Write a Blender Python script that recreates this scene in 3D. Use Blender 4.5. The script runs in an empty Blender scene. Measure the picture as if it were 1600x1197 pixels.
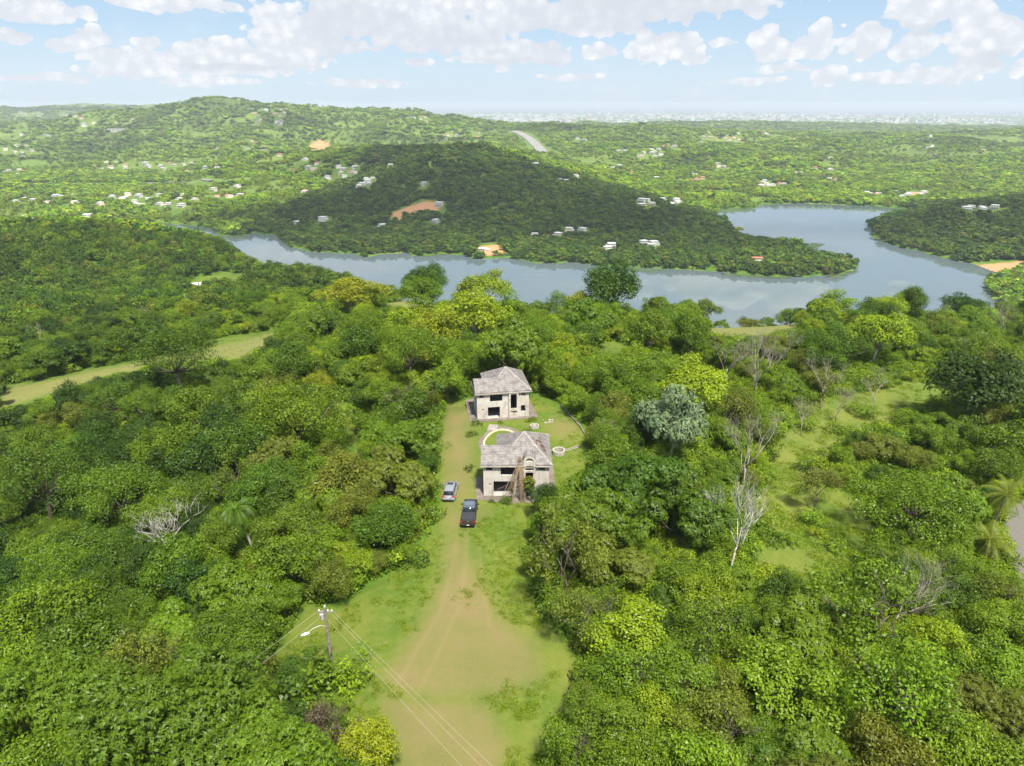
import bpy, bmesh, math, random
import numpy as np
from mathutils import Vector, Matrix
R_ = math.radians
random.seed(5); rng = np.random.default_rng(7)
S = bpy.context.scene; COL = S.collection

# ------------------------------------------------------------------ camera
CAMH = 52.0; PITCH = R_(22.2); FPX = 1600*24/36.0
cd = bpy.data.cameras.new('camera'); cam = bpy.data.objects.new('camera', cd); COL.objects.link(cam)
cam.location = (0, 0, CAMH); cam.rotation_euler = (math.pi/2-PITCH, 0, 0)
cd.sensor_width = 36; cd.lens = 24; cd.clip_start = 0.5; cd.clip_end = 300000
S.camera = cam
# ------------------------------------------------------------------ light settings
SUN_EL, SUN_AZ = R_(62), R_(160)          # azimuth clockwise from +Y (view direction): behind the camera, to the right
SUN_STRENGTH, SKY_STRENGTH, EXPOSURE = 4.3, 0.085, 1.02
sd = Vector((math.sin(SUN_AZ)*math.cos(SUN_EL), math.cos(SUN_AZ)*math.cos(SUN_EL), math.sin(SUN_EL)))
sl = bpy.data.lights.new('sun', 'SUN'); sun = bpy.data.objects.new('sun', sl); COL.objects.link(sun)
sl.energy = SUN_STRENGTH; sl.angle = R_(5); sl.color = (1.0, 0.94, 0.80)
sun.rotation_euler = sd.to_track_quat('Z', 'Y').to_euler(); sun.location = (0, 0, 300)
S.view_settings.view_transform = 'Standard'; S.view_settings.look = 'None'
S.view_settings.gamma = 1; S.view_settings.exposure = EXPOSURE; S.view_settings.use_curve_mapping = False
S.render.engine = 'CYCLES'
cy = S.cycles
cy.use_denoising = True; cy.max_bounces = 5; cy.diffuse_bounces = 2; cy.glossy_bounces = 2; cy.transmission_bounces = 3
cy.transparent_max_bounces = 8; cy.volume_bounces = 0; cy.use_adaptive_sampling = True; cy.adaptive_threshold = 0.02
cy.caustics_reflective = False; cy.caustics_refractive = False; cy.sample_clamp_indirect = 4

def ray(u, v):
    a = (u-800)/FPX; b = (598.5-v)/FPX
    return np.array([a, math.cos(PITCH)+b*math.sin(PITCH), -math.sin(PITCH)+b*math.cos(PITCH)])
def at_y(u, v, y):
    d = ray(u, v); t = y/d[1]; return np.array([d[0]*t, y, CAMH+d[2]*t])
def at_z(u, v, z):
    d = ray(u, v); t = (z-CAMH)/d[2]; return np.array([d[0]*t, d[1]*t, z])
def proj(x, y, z):
    zz = z-CAMH
    dep = y*math.cos(PITCH)-zz*math.sin(PITCH)
    up = y*math.sin(PITCH)+zz*math.cos(PITCH)
    dd = np.where(np.abs(dep) < .1, .1, dep)
    return 800+FPX*x/dd, 598.5-FPX*up/dd, dep

# ------------------------------------------------------------------ world: sky with cumulus
class NT:
    def __init__(s, tree): s.t = tree; s.n = tree.nodes; s.l = tree.links
    def node(s, typ, **kw):
        n = s.n.new(typ)
        for k, v in kw.items(): setattr(n, k, v)
        return n
    def put(s, inp, v):
        if isinstance(v, bpy.types.NodeSocket): s.l.new(v, inp)
        elif v is not None:
            if hasattr(inp, 'default_value'):
                if inp.type == 'RGBA' and len(v) == 3: v = (*v, 1)
                inp.default_value = v
    def m(s, op, a, b=None, c=None, clamp=False):
        n = s.node('ShaderNodeMath', operation=op, use_clamp=clamp)
        s.put(n.inputs[0], a); s.put(n.inputs[1], b); s.put(n.inputs[2], c)
        return n.outputs[0]
    def mix(s, f, a, b, typ='MIX'):
        n = s.node('ShaderNodeMix', data_type='RGBA', blend_type=typ)
        s.put(n.inputs[0], f); s.put(n.inputs[6], a); s.put(n.inputs[7], b)
        return n.outputs[2]
    def noise(s, vec, scale, detail=4, rough=.55, dist=0):
        n = s.node('ShaderNodeTexNoise'); s.put(n.inputs['Vector'], vec)
        n.inputs['Scale'].default_value = scale; n.inputs['Detail'].default_value = detail
        n.inputs['Roughness'].default_value = rough; n.inputs['Distortion'].default_value = dist
        return n.outputs['Fac']
    def ramp(s, f, lo, hi, a=0.0, b=1.0):
        n = s.node('ShaderNodeMapRange', interpolation_type='SMOOTHSTEP')
        s.put(n.inputs[0], f); n.inputs[1].default_value = lo; n.inputs[2].default_value = hi
        n.inputs[3].default_value = a; n.inputs[4].default_value = b
        return n.outputs[0]

W = bpy.data.worlds.new('World'); S.world = W; W.use_nodes = True
W.node_tree.nodes.clear(); T = NT(W.node_tree)
sky = T.node('ShaderNodeTexSky', sky_type='NISHITA', sun_disc=False, sun_elevation=SUN_EL, sun_rotation=SUN_AZ,
             altitude=250, air_density=1.0, dust_density=1.4, ozone_density=1.3)
tc = T.node('ShaderNodeTexCoord'); sx = T.node('ShaderNodeSeparateXYZ'); T.l.new(tc.outputs['Generated'], sx.inputs[0])
X, Y, Z = sx.outputs
az = T.m('ARCTAN2', X, Y); el = T.m('ARCSINE', Z)
# u,v,ru,rv in the photograph's own pixels, turned into directions
CL = [(110,74,50,10),(175,92,50,8),(300,100,60,8),(440,100,50,9),(735,96,40,8),(1130,70,20,8),(1225,108,40,7),(1490,118,40,10),(60,20,95,16),(270,8,100,14),(150,62,45,13),(245,68,20,9),(225,88,75,9),(430,52,42,36),(455,82,60,22),(350,86,65,18),(210,112,75,10),
 (370,110,80,9),(650,36,120,50),(545,34,80,36),(470,60,50,26),(700,66,60,20),(510,75,60,12),(820,30,70,28),(790,85,100,16),(940,84,26,12),(650,100,18,8),(1000,15,180,24),(905,40,90,22),
 (1040,78,50,22),(1085,94,22,9),(1195,65,24,20),(1212,82,26,16),(1275,78,40,18),(1292,50,20,14),(1362,66,36,24),(1455,22,78,28),(1545,62,65,34),
 (1440,78,36,20),(1305,122,28,14),(1380,124,50,8),(1440,118,24,13),(1530,104,36,12),(1590,112,20,12),(780,108,15,6),(560,130,60,6),(330,128,70,6),(900,122,60,5),(1180,128,60,5),(15,60,22,10),(80,122,60,6)]
wob = T.node('ShaderNodeCombineXYZ'); T.put(wob.inputs[0], az); T.put(wob.inputs[1], T.m('MULTIPLY', el, 1.15)); T.put(wob.inputs[2], 0.3)
wv = wob.outputs[0]
n1 = T.noise(wv, 24, 7, .60); n2 = T.noise(wv, 9, 4, .5); n3 = T.noise(wv, 95, 6, .7)
vo = T.node('ShaderNodeTexVoronoi', feature='SMOOTH_F1'); T.put(vo.inputs['Vector'], T.m('ADD', 0, 0) if False else wv); vo.inputs['Scale'].default_value = 58; vo.inputs['Smoothness'].default_value = .6
puff = T.m('SUBTRACT', .42, vo.outputs['Distance'])
azd = T.m('ADD', az, T.m('MULTIPLY', T.m('SUBTRACT', n2, .5), .07)); eld = T.m('ADD', el, T.m('MULTIPLY', T.m('SUBTRACT', n1, .5), .018))
def blob(u, v, ru, rv, under=1.6):
    d = ray(u, v); d /= np.linalg.norm(d)
    a0 = math.atan2(d[0], d[1]); e0 = math.asin(d[2]); k = 1/FPX/(1+((u-800)/FPX)**2)
    ta = T.m('MULTIPLY', T.m('SUBTRACT', azd, a0), 1/(ru*k*1.18)); te = T.m('MULTIPLY', T.m('SUBTRACT', eld, e0), 1/(rv/FPX*1.22))
    tb = T.m('MAXIMUM', te, T.m('MULTIPLY', te, -under))
    return T.m('SUBTRACT', 1.0, T.m('ADD', T.m('MULTIPLY', ta, ta), T.m('MULTIPLY', tb, tb))), te
acc = None; low = None
for c in CL:
    q, te = blob(*c); acc = q if acc is None else T.m('MAXIMUM', acc, q)
    g = T.m('MULTIPLY', T.m('MAXIMUM', q, 0.0), te); low = g if low is None else T.m('ADD', low, g)
gr_ = None
for c in [(530,45,70,42),(640,82,150,14),(990,20,190,30),(850,48,60,26),(700,58,90,16),(615,30,22,12),(60,46,70,8),(300,30,60,8),(1440,46,60,8),(1550,90,50,9),(370,104,70,5),(800,96,80,6)]:
    q, _ = blob(*c, 1.0); gr_ = q if gr_ is None else T.m('MAXIMUM', gr_, q)
zc = T.m('MAXIMUM', Z, .04); cv = T.node('ShaderNodeCombineXYZ'); T.put(cv.inputs[0], T.m('DIVIDE', X, zc)); T.put(cv.inputs[1], T.m('DIVIDE', Y, zc)); T.put(cv.inputs[2], 1.7)
nh = T.noise(cv.outputs[0], .55, 6, .55)
high = T.m('MULTIPLY', T.ramp(nh, .45, .60), T.ramp(el, .125, .19))
body = T.m('ADD', acc, T.m('MULTIPLY', T.m('SUBTRACT', n1, .5), 1.7))
body = T.m('ADD', body, T.m('MULTIPLY', T.m('SUBTRACT', n3, .5), .8)); body = T.m('ADD', body, T.m('MULTIPLY', puff, 1.25))
dens = T.m('MAXIMUM', T.ramp(body, .05, .20), T.m('MULTIPLY', high, .9))
dens = T.m('MAXIMUM', dens, T.m('MULTIPLY', T.ramp(n2, .5, .75), .22))
skyc = T.mix(1.0, sky.outputs[0], (SKY_STRENGTH,)*3, 'MULTIPLY')
tgt = T.mix(T.ramp(el, 0, .13), (.355, .43, .495), (.235, .34, .455))
skyc = T.mix(T.ramp(el, 0.1, .7, .85, .15), skyc, tgt)
gd = T.m('MULTIPLY', T.ramp(T.m('ADD', gr_, T.m('MULTIPLY', T.m('SUBTRACT', n1, .5), 1.6)), .0, .9), .62)
gd = T.m('MAXIMUM', gd, T.ramp(T.m('ADD', low, T.m('MULTIPLY', T.m('SUBTRACT', n3, .5), .5)), -.2, -.6, 0, .22))
cs_ = T.m('ADD', T.m('MULTIPLY', puff, 1.2), T.m('MULTIPLY', T.m('SUBTRACT', n3, .38), 1.8), clamp=True); cloudc = T.mix(cs_, (.39, .41, .445), (.55, .55, .555)); cloudc = T.mix(gd, cloudc, (.345, .365, .405))
fin = T.mix(T.m('MULTIPLY', dens, .96), skyc, cloudc)
bg = T.node('ShaderNodeBackground'); T.l.new(fin, bg.inputs[0]); bg.inputs[1].default_value = 1.0
wo = T.node('ShaderNodeOutputWorld'); T.l.new(bg.outputs[0], wo.inputs[0])
try: W.cycles.sampling_method = 'MANUAL'; W.cycles.sample_map_resolution = 512
except Exception: pass

# ------------------------------------------------------------------ noise and terrain
def vnoise(x, y, seed=0):
    xi = np.floor(x).astype(np.int64); yi = np.floor(y).astype(np.int64); fx = x-xi; fy = y-yi
    fx = fx*fx*(3-2*fx); fy = fy*fy*(3-2*fy)
    def h(a, b):
        n = (a*374761393+b*668265263+seed*982451653) & 0xffffffff
        n = ((n ^ (n >> 13))*1274126177) & 0xffffffff
        return ((n ^ (n >> 16)) & 0xffff)/65535.0
    return (h(xi, yi)*(1-fx)+h(xi+1, yi)*fx)*(1-fy)+(h(xi, yi+1)*(1-fx)+h(xi+1, yi+1)*fx)*fy
def fbm(x, y, seed=0, o=4):
    s = 0; a = .5; t = 0
    for i in range(o): s = s+a*vnoise(x*2**i+i*17.3, y*2**i-i*9.1, seed+i); t += a; a *= .55
    return s/t

LAKE_Z = -148.0; SEA_Z = -180.0
PTS = [(0,0,0),(0,-60,-2),(60,-60,-12),(-60,-60,-12),(0,-400,-30),(400,-300,-40),(-400,-300,-40),(0,20,0),(12,20,-1),(-15,20,-2),(-2,40,0),(8,45,-.2),(-10,55,0),(0,60,0),(8,60,0),(14,62,-1.5),(-6,85,0),(7,85,0),(13,88,-.6),
 (0,110,0),(10,108,-.3),(-10,110,-.6),(-2,125,-1),(-17,53,-.6),(-12,75,-.4),(-25,60,-3),(-24,85,-4),(-45,75,-8),(-45,50,-8),(-80,60,-17),(-80,110,-22),(-120,100,-28),(-35,115,-7),(-60,20,-12),(-130,20,-25),(-180,150,-30),
 (22,55,-3),(22,80,-4),(40,55,-6),(40,90,-7.5),(60,70,-8),(85,80,-8.5),(60,110,-8),(30,120,-5),(80,130,-9),(120,120,-12),(100,50,-9),(60,10,-8),(160,100,-18),(140,160,-15),(300,100,-50),(-300,100,-60)]
def P(u, v, y): PTS.append(tuple(at_y(u, v, y)))
for a in [(0,625,165),(240,572,190),(430,530,220),(500,590,150),(555,740,106),(650,470,265),(800,520,195),(800,520,235),(1180,515,212),(950,530,190),(1000,514,232),(1300,508,240),(1150,512,235),(1450,525,235),(1600,520,250),(1450,590,152),(1600,500,235),(1600,560,180),
          (550,485,255),(240,362,760),(0,358,700),(-200,362,700),(400,400,640),(540,443,490),(0,450,450),(0,520,300),(300,440,520),(200,480,380),(100,560,230),(470,430,560),
          (100,340,1270),(0,300,1640),(250,262,2200),(100,222,3300),(320,164,4000),(260,178,3900),(180,186,3900),(420,170,4200),(440,190,3600),(500,230,3000),(380,200,3200),(560,182,4300),(600,174,5000),(640,186,4200),
          (700,187,4500),(750,202,3800),(825,225,3100),(805,203,3900),(940,194,4000),(1000,198,3900),(1100,208,3800),(1200,212,3600),(1350,216,3500),(1450,211,3400),(1600,223,3200),(1100,262,2200),(1300,300,1750),(1200,230,2800),(1500,262,2300),(900,262,2300),
          (740,241,1650),(690,250,1560),(870,280,1550),(1000,310,1400),(640,300,1400),(500,340,1250),(800,340,1200),(700,275,1450),(610,240,1880),(560,262,1750),(500,300,1500),(1480,325,1250),(1600,314,1150),(1600,360,1000),(1700,310,1150),
          (1200,195,6500),(1050,195,6000),(1290,196,6500),(1500,201,6500),(0,172,8000),(100,166,8600),(200,165,8000),(100,188,6000),(-200,170,8000),(-100,190,5000),(1700,200,4000)]: P(*a)
for (u, y, z) in [(800,300,-50),(1000,300,-58),(1200,300,-60),(1400,300,-58),(1600,320,-62),(1100,350,-85),(1400,360,-85),(600,320,-45),(700,360,-75),(300,5600,-150),(600,6500,-150),(900,5200,-150),(1200,4900,-150),(1450,4700,-150),(740,2250,-115),(690,2900,-118),(1000,1700,-138),(800,420,-115),(1100,400,-110),(500,640,-120),(1450,380,-100),(1450,520,-140),
                  (240,1000,-140),(0,1000,-140),(-200,1000,-138),(450,800,-140),(900,500,-142),(1600,420,-90),(1600,560,-138),(1750,760,-140),(1480,1420,-142),(1700,1450,-140),
                  (0,11000,-172),(300,11000,-172),(800,9000,-172),(1200,9000,-170),(1600,9000,-172),(0,20000,-176),(800,20000,-176),(1600,20000,-176),(-400,20000,-176),(2000,20000,-176)]:
    d = ray(u, 300); PTS.append((d[0]/d[1]*y, y, z))
for th in range(60, 301, 30):
    for r_, z_ in ((600,-90),(3000,-100),(20000,-160)): PTS.append((r_*math.sin(R_(th)), r_*math.cos(R_(th)), z_))
for th in range(-180, 180, 45):
    for r_ in (1.5, 5, 14): PTS.append((r_*math.sin(R_(th)), r_*math.cos(R_(th)), 0))
for q in ((0,30,0),(0,50,0),(0,70,0),(6,72,0),(-6,68,0),(0,80,0),(0,90,0),(0,100,0),(-10,95,0),(10,97,0),(-14,30,-1),(14,30,-1),(14,48,-1),(-30,35,-3),(30,35,-4),(-14,104,-1),(16,112,-1),(4,120,-.5)): PTS.append(q)
CP = np.array(PTS, float)
def pol(x, y): r = np.maximum(np.hypot(x, y), 1.5); return np.arctan2(x, y), np.log(r)
cth, clr = pol(CP[:, 0], CP[:, 1])
def basis(th, lr):
    dt = th[:, None]-cth[None]
    d2 = dt*dt+(lr[:, None]-clr[None])**2+1e-4; return d2*np.log(d2)
A = basis(cth, clr); n_ = len(CP)
M = np.zeros((n_+1, n_+1)); M[:n_, :n_] = A+np.eye(n_)*.002; M[:n_, n_] = 1; M[n_, :n_] = 1
sol = np.linalg.solve(M, np.append(CP[:, 2], 0)); CW, C0 = sol[:n_], sol[n_]

LK = [(235,351),(270,350),(300,352),(333,358),(345,368),(375,369),(400,363),(430,368),(450,384),(480,392),(520,394),(570,400),(620,396),(635,393),(650,399),(700,397),(725,398),(745,405),(790,402),(830,409),(900,412),(960,417),(1040,419),
      (1100,424),(1180,430),(1260,433),(1315,428),(1336,417),(1322,407),(1290,403),(1268,397),(1262,388),(1240,380),(1205,382),(1170,378),(1150,362),(1138,348),(1118,340),(1112,329),(1140,326),(1180,325),(1192,319),(1250,318),(1310,320),(1370,323),(1425,327),(1440,331),
      (1400,336),(1372,343),(1358,354),(1366,370),(1400,383),(1450,398),(1500,408),(1540,418),(1562,426),(1546,438),(1552,458),(1556,480),(1550,500)]
LW = [at_z(u, v, LAKE_Z)[:2] for u, v in LK]+[np.array(q) for q in ((470,600),(380,560),(200,540),(0,550),(-120,640),(-230,760),(-380,900),(-520,1040),(-640,1150))]
LW = np.array(LW)
def sdist(px, py, poly):
    """signed distance to a polygon, positive inside"""
    d = np.full(px.shape, 1e18); ins = np.zeros(px.shape, bool); n = len(poly)
    for i in range(n):
        ax, ay = poly[i]; bx, by = poly[(i+1) % n]
        ex, ey = bx-ax, by-ay; wx, wy = px-ax, py-ay
        t = np.clip((wx*ex+wy*ey)/(ex*ex+ey*ey+1e-12), 0, 1)
        d = np.minimum(d, (wx-ex*t)**2+(wy-ey*t)**2)
        c = (ay > py) != (by > py)
        with np.errstate(divide='ignore', invalid='ignore'):
            xi = (bx-ax)*(py-ay)/(by-ay if by != ay else 1e-9)+ax
        ins ^= c & (px < xi)
    d = np.sqrt(d)
    return np.where(ins, d, -d)
def lake_sd(x, y):
    out = np.full(x.shape, -9999.0); m = (y > 450) & (y < 2300) & (np.abs(x) < 1500)
    if m.any():
        xx, yy = x[m], y[m]
        out[m] = sdist(xx, yy, LW)+(fbm(xx/40, yy/40, 77, 3)-.5)*22
    return out
def ground(x, y):
    x = np.asarray(x, float); y = np.asarray(y, float); sh = x.shape; x = x.ravel(); y = y.ravel()
    out = np.empty(x.shape); CH = 60000
    for i in range(0, len(x), CH):
        xx, yy = x[i:i+CH], y[i:i+CH]; th, lr = pol(xx, yy); r = np.exp(lr)
        z = basis(th, lr)@CW+C0
        kb = np.clip((np.abs(th)-.87)/.2, 0, 1); kb = kb*kb*(3-2*kb); z = z*(1-kb)-kb*np.minimum(np.maximum(r-15, 0)*.21, 110)
        kn = np.clip((r-12)/22, 0, 1); z = np.where(r < 180, np.minimum(z, 1.0), z)*kn-(1-kn)*.5
        amp = np.clip((r-850)/1500, 0, 1)*1.25
        hwd = np.abs(xx-yy*(.0244+(3100-yy)*2.4e-5)); amp = amp*np.where((yy > 2500) & (yy < 4400), np.clip(hwd/260-.15, .08, 1), 1)
        amp = amp*np.clip((13000-r)/5000, 0.03, 1)*np.where(th > 0, np.clip(1-th*3, .5, 1), 1)
        z = z+amp*((1-np.abs(fbm(xx/520, yy/520, 3, 4)*2-1)*1.6)*62-46+(np.sin(yy/230+2.2*fbm(xx/700, yy/900, 31, 2)*3)*14*np.clip((yy-1900)/600, 0, 1)))+amp*(fbm(xx/170, yy/170, 9, 3)-.5)*34
        near = np.clip((r-30)/90, 0, 1)*np.clip((1500-r)/500, 0, 1)
        z = z+near*(fbm(xx/34, yy/34, 21, 3)-.5)*np.where(r < 400, 2.6, 9)*np.clip((np.abs(xx)-6)/14+np.clip((r-150)/50, 0, 1), 0, 1)
        fl_ = np.maximum(np.abs(xx-1.5)-9, np.abs(yy-97)-16); fl_ = np.clip(1-fl_/6, 0, 1); z = z*(1-fl_)
        sd_ = lake_sd(xx, yy)
        k = np.clip(-sd_/130, 0, 1); k = k*k*(3-2*k)
        low = LAKE_Z+1.0+np.clip(-sd_, 0, 40)*.06
        zz = np.maximum(z, LAKE_Z+2.5); zz = low*(1-k)+np.maximum(zz, low)*k
        zin = LAKE_Z-.6-np.minimum(sd_*.15, 5)
        z = np.where(r < 480, z, np.where(sd_ > 0, zin, np.where(r < 6500, zz, np.maximum(z, SEA_Z+3))))
        ang = th; coast = 20500+2500*fbm(ang*6, ang*0+3.3, 5, 3)-1500*np.sin(ang*1.2)
        z = np.where((r > coast), SEA_Z-4, z)
        out[i:i+CH] = z
    return out.reshape(sh)
YS = np.exp(np.linspace(math.log(28), math.log(24000), 1500))
def pick(u, v, dh=0.0):
    d = ray(u, v); t = YS/d[1]; x = d[0]*t; z = CAMH+d[2]*t
    g = ground(x, YS)+dh
    i = np.argmax(z <= g)
    if i == 0: return None
    f0 = z[i-1]-g[i-1]; f1 = z[i]-g[i]; s = f0/(f0-f1+1e-9); y = YS[i-1]*(1-s)+YS[i]*s
    return float(d[0]*y/d[1]), float(y), float(ground(np.array([d[0]*y/d[1]]), np.array([y]))[0])

# clearings drawn round in photograph pixels: (polygon, farthest y to which they matter)
CLEAR = {
 'drive': ([(700,628),(735,628),(745,640),(835,622),(868,632),(905,662),(925,690),(928,715),(905,745),(865,775),(838,800),(822,850),(822,905),(850,965),(885,1000),(912,1050),(890,1100),(858,1140),(850,1200),(860,1500),(560,1500),(600,1200),(585,1165),(520,1112),(450,1112),(380,1090),(400,1055),(480,945),(530,950),(585,915),(640,885),(672,830),(690,790),(682,740),(686,690)], 135),
 'lane': ([(498,588),(520,590),(535,620),(556,660),(572,700),(560,735),(545,720),(548,690),(530,650),(515,615)], 165),
 'track': ([(0,606),(60,598),(150,578),(245,560),(320,548),(400,528),(438,518),(430,535),(400,560),(330,566),(245,573),(150,595),(60,622),(0,640)], 240),
 'trackend': ([(310,538),(360,528),(435,516),(430,535),(395,562),(330,566)], 245),
 'knoll': ([(600,475),(612,462),(640,458),(700,462),(715,470),(680,478),(610,488)], 290),
 'dryfield': ([(1100,518),(1120,508),(1180,500),(1240,500),(1252,515),(1200,528),(1130,528)], 240),
 'meadow': ([(1170,775),(1230,745),(1300,760),(1375,790),(1370,850),(1345,890),(1300,930),(1240,925),(1200,905),(1172,885),(1170,850),(1165,800)], 110),
 'meadowup': ([(1195,720),(1235,640),(1290,618),(1380,602),(1470,578),(1510,572),(1520,608),(1440,645),(1370,678),(1310,700),(1300,745),(1240,765),(1200,760)], 170),
 'road': ([(1568,800),(1600,780),(1640,800),(1640,960),(1600,925),(1580,880)], 110),
 'field2': ([(290,445),(340,428),(400,430),(385,445),(330,455),(295,455)], 560),
 'lawn': ([(930,540),(960,535),(990,545),(960,556),(935,552)], 200),
}
PALMPX = [[(225,800),(290,800),(290,860),(240,870)],[(1505,830),(1590,830),(1590,880),(1520,890)],[(366,800),(398,800),(400,880),(374,880)],[(1575,760),(1600,760),(1600,850),(1560,850)],[(1125,780),(1175,780),(1175,885),(1130,885)],[(505,945),(560,945),(560,1045),(505,1045)],[(780,555),(800,555),(800,580),(780,580)]]
HOUSEPX = [(733,570),(835,566),(868,640),(870,790),(745,790),(735,660)]
SOIL = [[(698,640),(733,640),(738,700),(735,760),(712,790),(698,730),(690,680)],[(700,845),(726,845),(745,900),(775,960),(835,1010),(845,1060),(790,1085),(690,1090),(630,1085),(600,1060),(655,980),(690,900)],
        [(600,1090),(760,1100),(790,1160),(770,1240),(640,1240),(610,1150)],[(865,660),(890,655),(905,668),(885,680),(862,672)],[(700,790),(760,800),(700,835)]]
TRACKS = [[(716,830),(708,880),(690,950),(655,1010),(610,1085)],[(730,830),(728,880),(716,950),(690,1010),(655,1080)],[(748,850),(752,900),(765,980)]]
def seg_d(px, py, line):
    d = np.full(px.shape, 1e18)
    for (ax, ay), (bx, by) in zip(line, line[1:]):
        ex, ey = bx-ax, by-ay; t = np.clip(((px-ax)*ex+(py-ay)*ey)/(ex*ex+ey*ey), 0, 1)
        d = np.minimum(d, (px-ax-ex*t)**2+(py-ay-ey*t)**2)
    return np.sqrt(d)
ORANGE = [([(612,334),(640,322),(668,314),(688,318),(684,330),(655,336),(630,338),(622,350),(614,346)],1700),([(478,234),(490,222),(505,220),(520,232),(500,238)],4200),([(1490,422),(1520,415),(1600,408),(1600,424),(1540,428)],1300),([(1420,300),(1440,300),(1440,310),(1425,308)],2600),([(750,385),(780,382),(790,398),(755,400)],1100)]

# ------------------------------------------------------------------ materials
def newmat(name):
    m = bpy.data.materials.new(name); m.use_nodes = True; m.node_tree.nodes.clear(); t = NT(m.node_tree)
    out = t.node('ShaderNodeOutputMaterial'); return m, t, out
def simple(name, col, rough=.7, metal=0, noise=0, nscale=4, spec=.4, col2=None, bump=0, emit=0):
    m, t, out = newmat(name); b = t.node('ShaderNodeBsdfPrincipled'); t.l.new(b.outputs[0], out.inputs[0])
    b.inputs['Roughness'].default_value = rough; b.inputs['Metallic'].default_value = metal; b.inputs['Specular IOR Level'].default_value = spec
    if noise or col2:
        tc = t.node('ShaderNodeTexCoord'); f = t.noise(tc.outputs['Object'], nscale, 5, .6)
        c2 = col2 or tuple(max(0, c*(1-noise)) for c in col)
        t.put(b.inputs['Base Color'], t.mix(t.ramp(f, .35, .65), col, c2))
        if bump:
            bm = t.node('ShaderNodeBump'); bm.inputs['Strength'].default_value = bump; t.l.new(f, bm.inputs['Height']); t.l.new(bm.outputs[0], b.inputs['Normal'])
    else: b.inputs['Base Color'].default_value = (*col, 1)
    return m
def attr(t, name, typ='GEOMETRY'):
    n = t.node('ShaderNodeAttribute', attribute_name=name, attribute_type=typ); return n
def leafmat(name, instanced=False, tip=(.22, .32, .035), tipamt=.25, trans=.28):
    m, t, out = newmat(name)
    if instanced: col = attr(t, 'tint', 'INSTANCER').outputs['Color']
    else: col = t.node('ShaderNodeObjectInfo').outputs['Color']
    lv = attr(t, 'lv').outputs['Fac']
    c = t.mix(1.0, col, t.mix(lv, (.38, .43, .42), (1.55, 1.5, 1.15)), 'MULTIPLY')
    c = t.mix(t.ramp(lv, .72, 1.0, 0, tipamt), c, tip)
    d = t.node('ShaderNodeBsdfDiffuse'); t.put(d.inputs[0], c)
    tr = t.node('ShaderNodeBsdfTranslucent'); t.put(tr.inputs[0], t.mix(1.0, c, (1.15, 1.25, .45), 'MULTIPLY'))
    g = t.node('ShaderNodeBsdfGlossy'); g.inputs['Roughness'].default_value = .45; g.inputs[0].default_value = (.8, .9, .8, 1)
    mx = t.node('ShaderNodeMixShader'); mx.inputs[0].default_value = trans; t.l.new(d.outputs[0], mx.inputs[1]); t.l.new(tr.outputs[0], mx.inputs[2])
    m2 = t.node('ShaderNodeMixShader'); m2.inputs[0].default_value = .018; t.l.new(mx.outputs[0], m2.inputs[1]); t.l.new(g.outputs[0], m2.inputs[2])
    t.l.new(m2.outputs[0], out.inputs[0]); return m
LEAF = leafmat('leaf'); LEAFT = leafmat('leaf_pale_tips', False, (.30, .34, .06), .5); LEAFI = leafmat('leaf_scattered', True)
BARK = simple('bark', (.16, .13, .10), .9, noise=.5, nscale=3); DEADL = simple('bleached_wood', (.54, .51, .46), .9, noise=.3, nscale=2); DEADW = simple('dead_wood', (.33, .29, .24), .9, noise=.35, nscale=2)
PALMT = simple('palm_trunk', (.36, .34, .30), .85, noise=.3, nscale=3)

# ------------------------------------------------------------------ mesh helpers
def mkmesh(name, verts, faces, mats=(), midx=None, smooth=False, fattr=None, vattr=None):
    me = bpy.data.meshes.new(name); verts = np.asarray(verts, np.float32)
    if isinstance(faces, np.ndarray):
        nf, k = faces.shape; me.vertices.add(len(verts)); me.vertices.foreach_set('co', verts.ravel())
        me.loops.add(nf*k); me.loops.foreach_set('vertex_index', faces.astype(np.int32).ravel())
        me.polygons.add(nf); me.polygons.foreach_set('loop_start', np.arange(nf, dtype=np.int32)*k)
        me.update(calc_edges=True)
    else: me.from_pydata([tuple(map(float, v)) for v in verts], [], faces); me.update()
    for m in mats: me.materials.append(m)
    if midx is not None: me.polygons.foreach_set('material_index', np.asarray(midx, np.int32))
    if smooth: me.polygons.foreach_set('use_smooth', np.ones(len(me.polygons), bool))
    for k, v in (fattr or {}).items():
        a = me.attributes.new(k, 'FLOAT', 'FACE'); a.data.foreach_set('value', np.asarray(v, np.float32))
    for k, v in (vattr or {}).items():
        a = me.attributes.new(k, 'FLOAT', 'POINT'); a.data.foreach_set('value', np.asarray(v, np.float32))
    return me
def link(name, me, parent=None, **pr):
    o = bpy.data.objects.new(name, me); COL.objects.link(o)
    if parent is not None: o.parent = parent
    for k, v in pr.items(): o[k] = v
    return o
def empty(name, loc=(0, 0, 0), rz=0, **pr):
    o = bpy.data.objects.new(name, None); COL.objects.link(o); o.location = loc; o.rotation_euler = (0, 0, rz); o.empty_display_size = .5
    for k, v in pr.items(): o[k] = v
    return o
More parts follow.
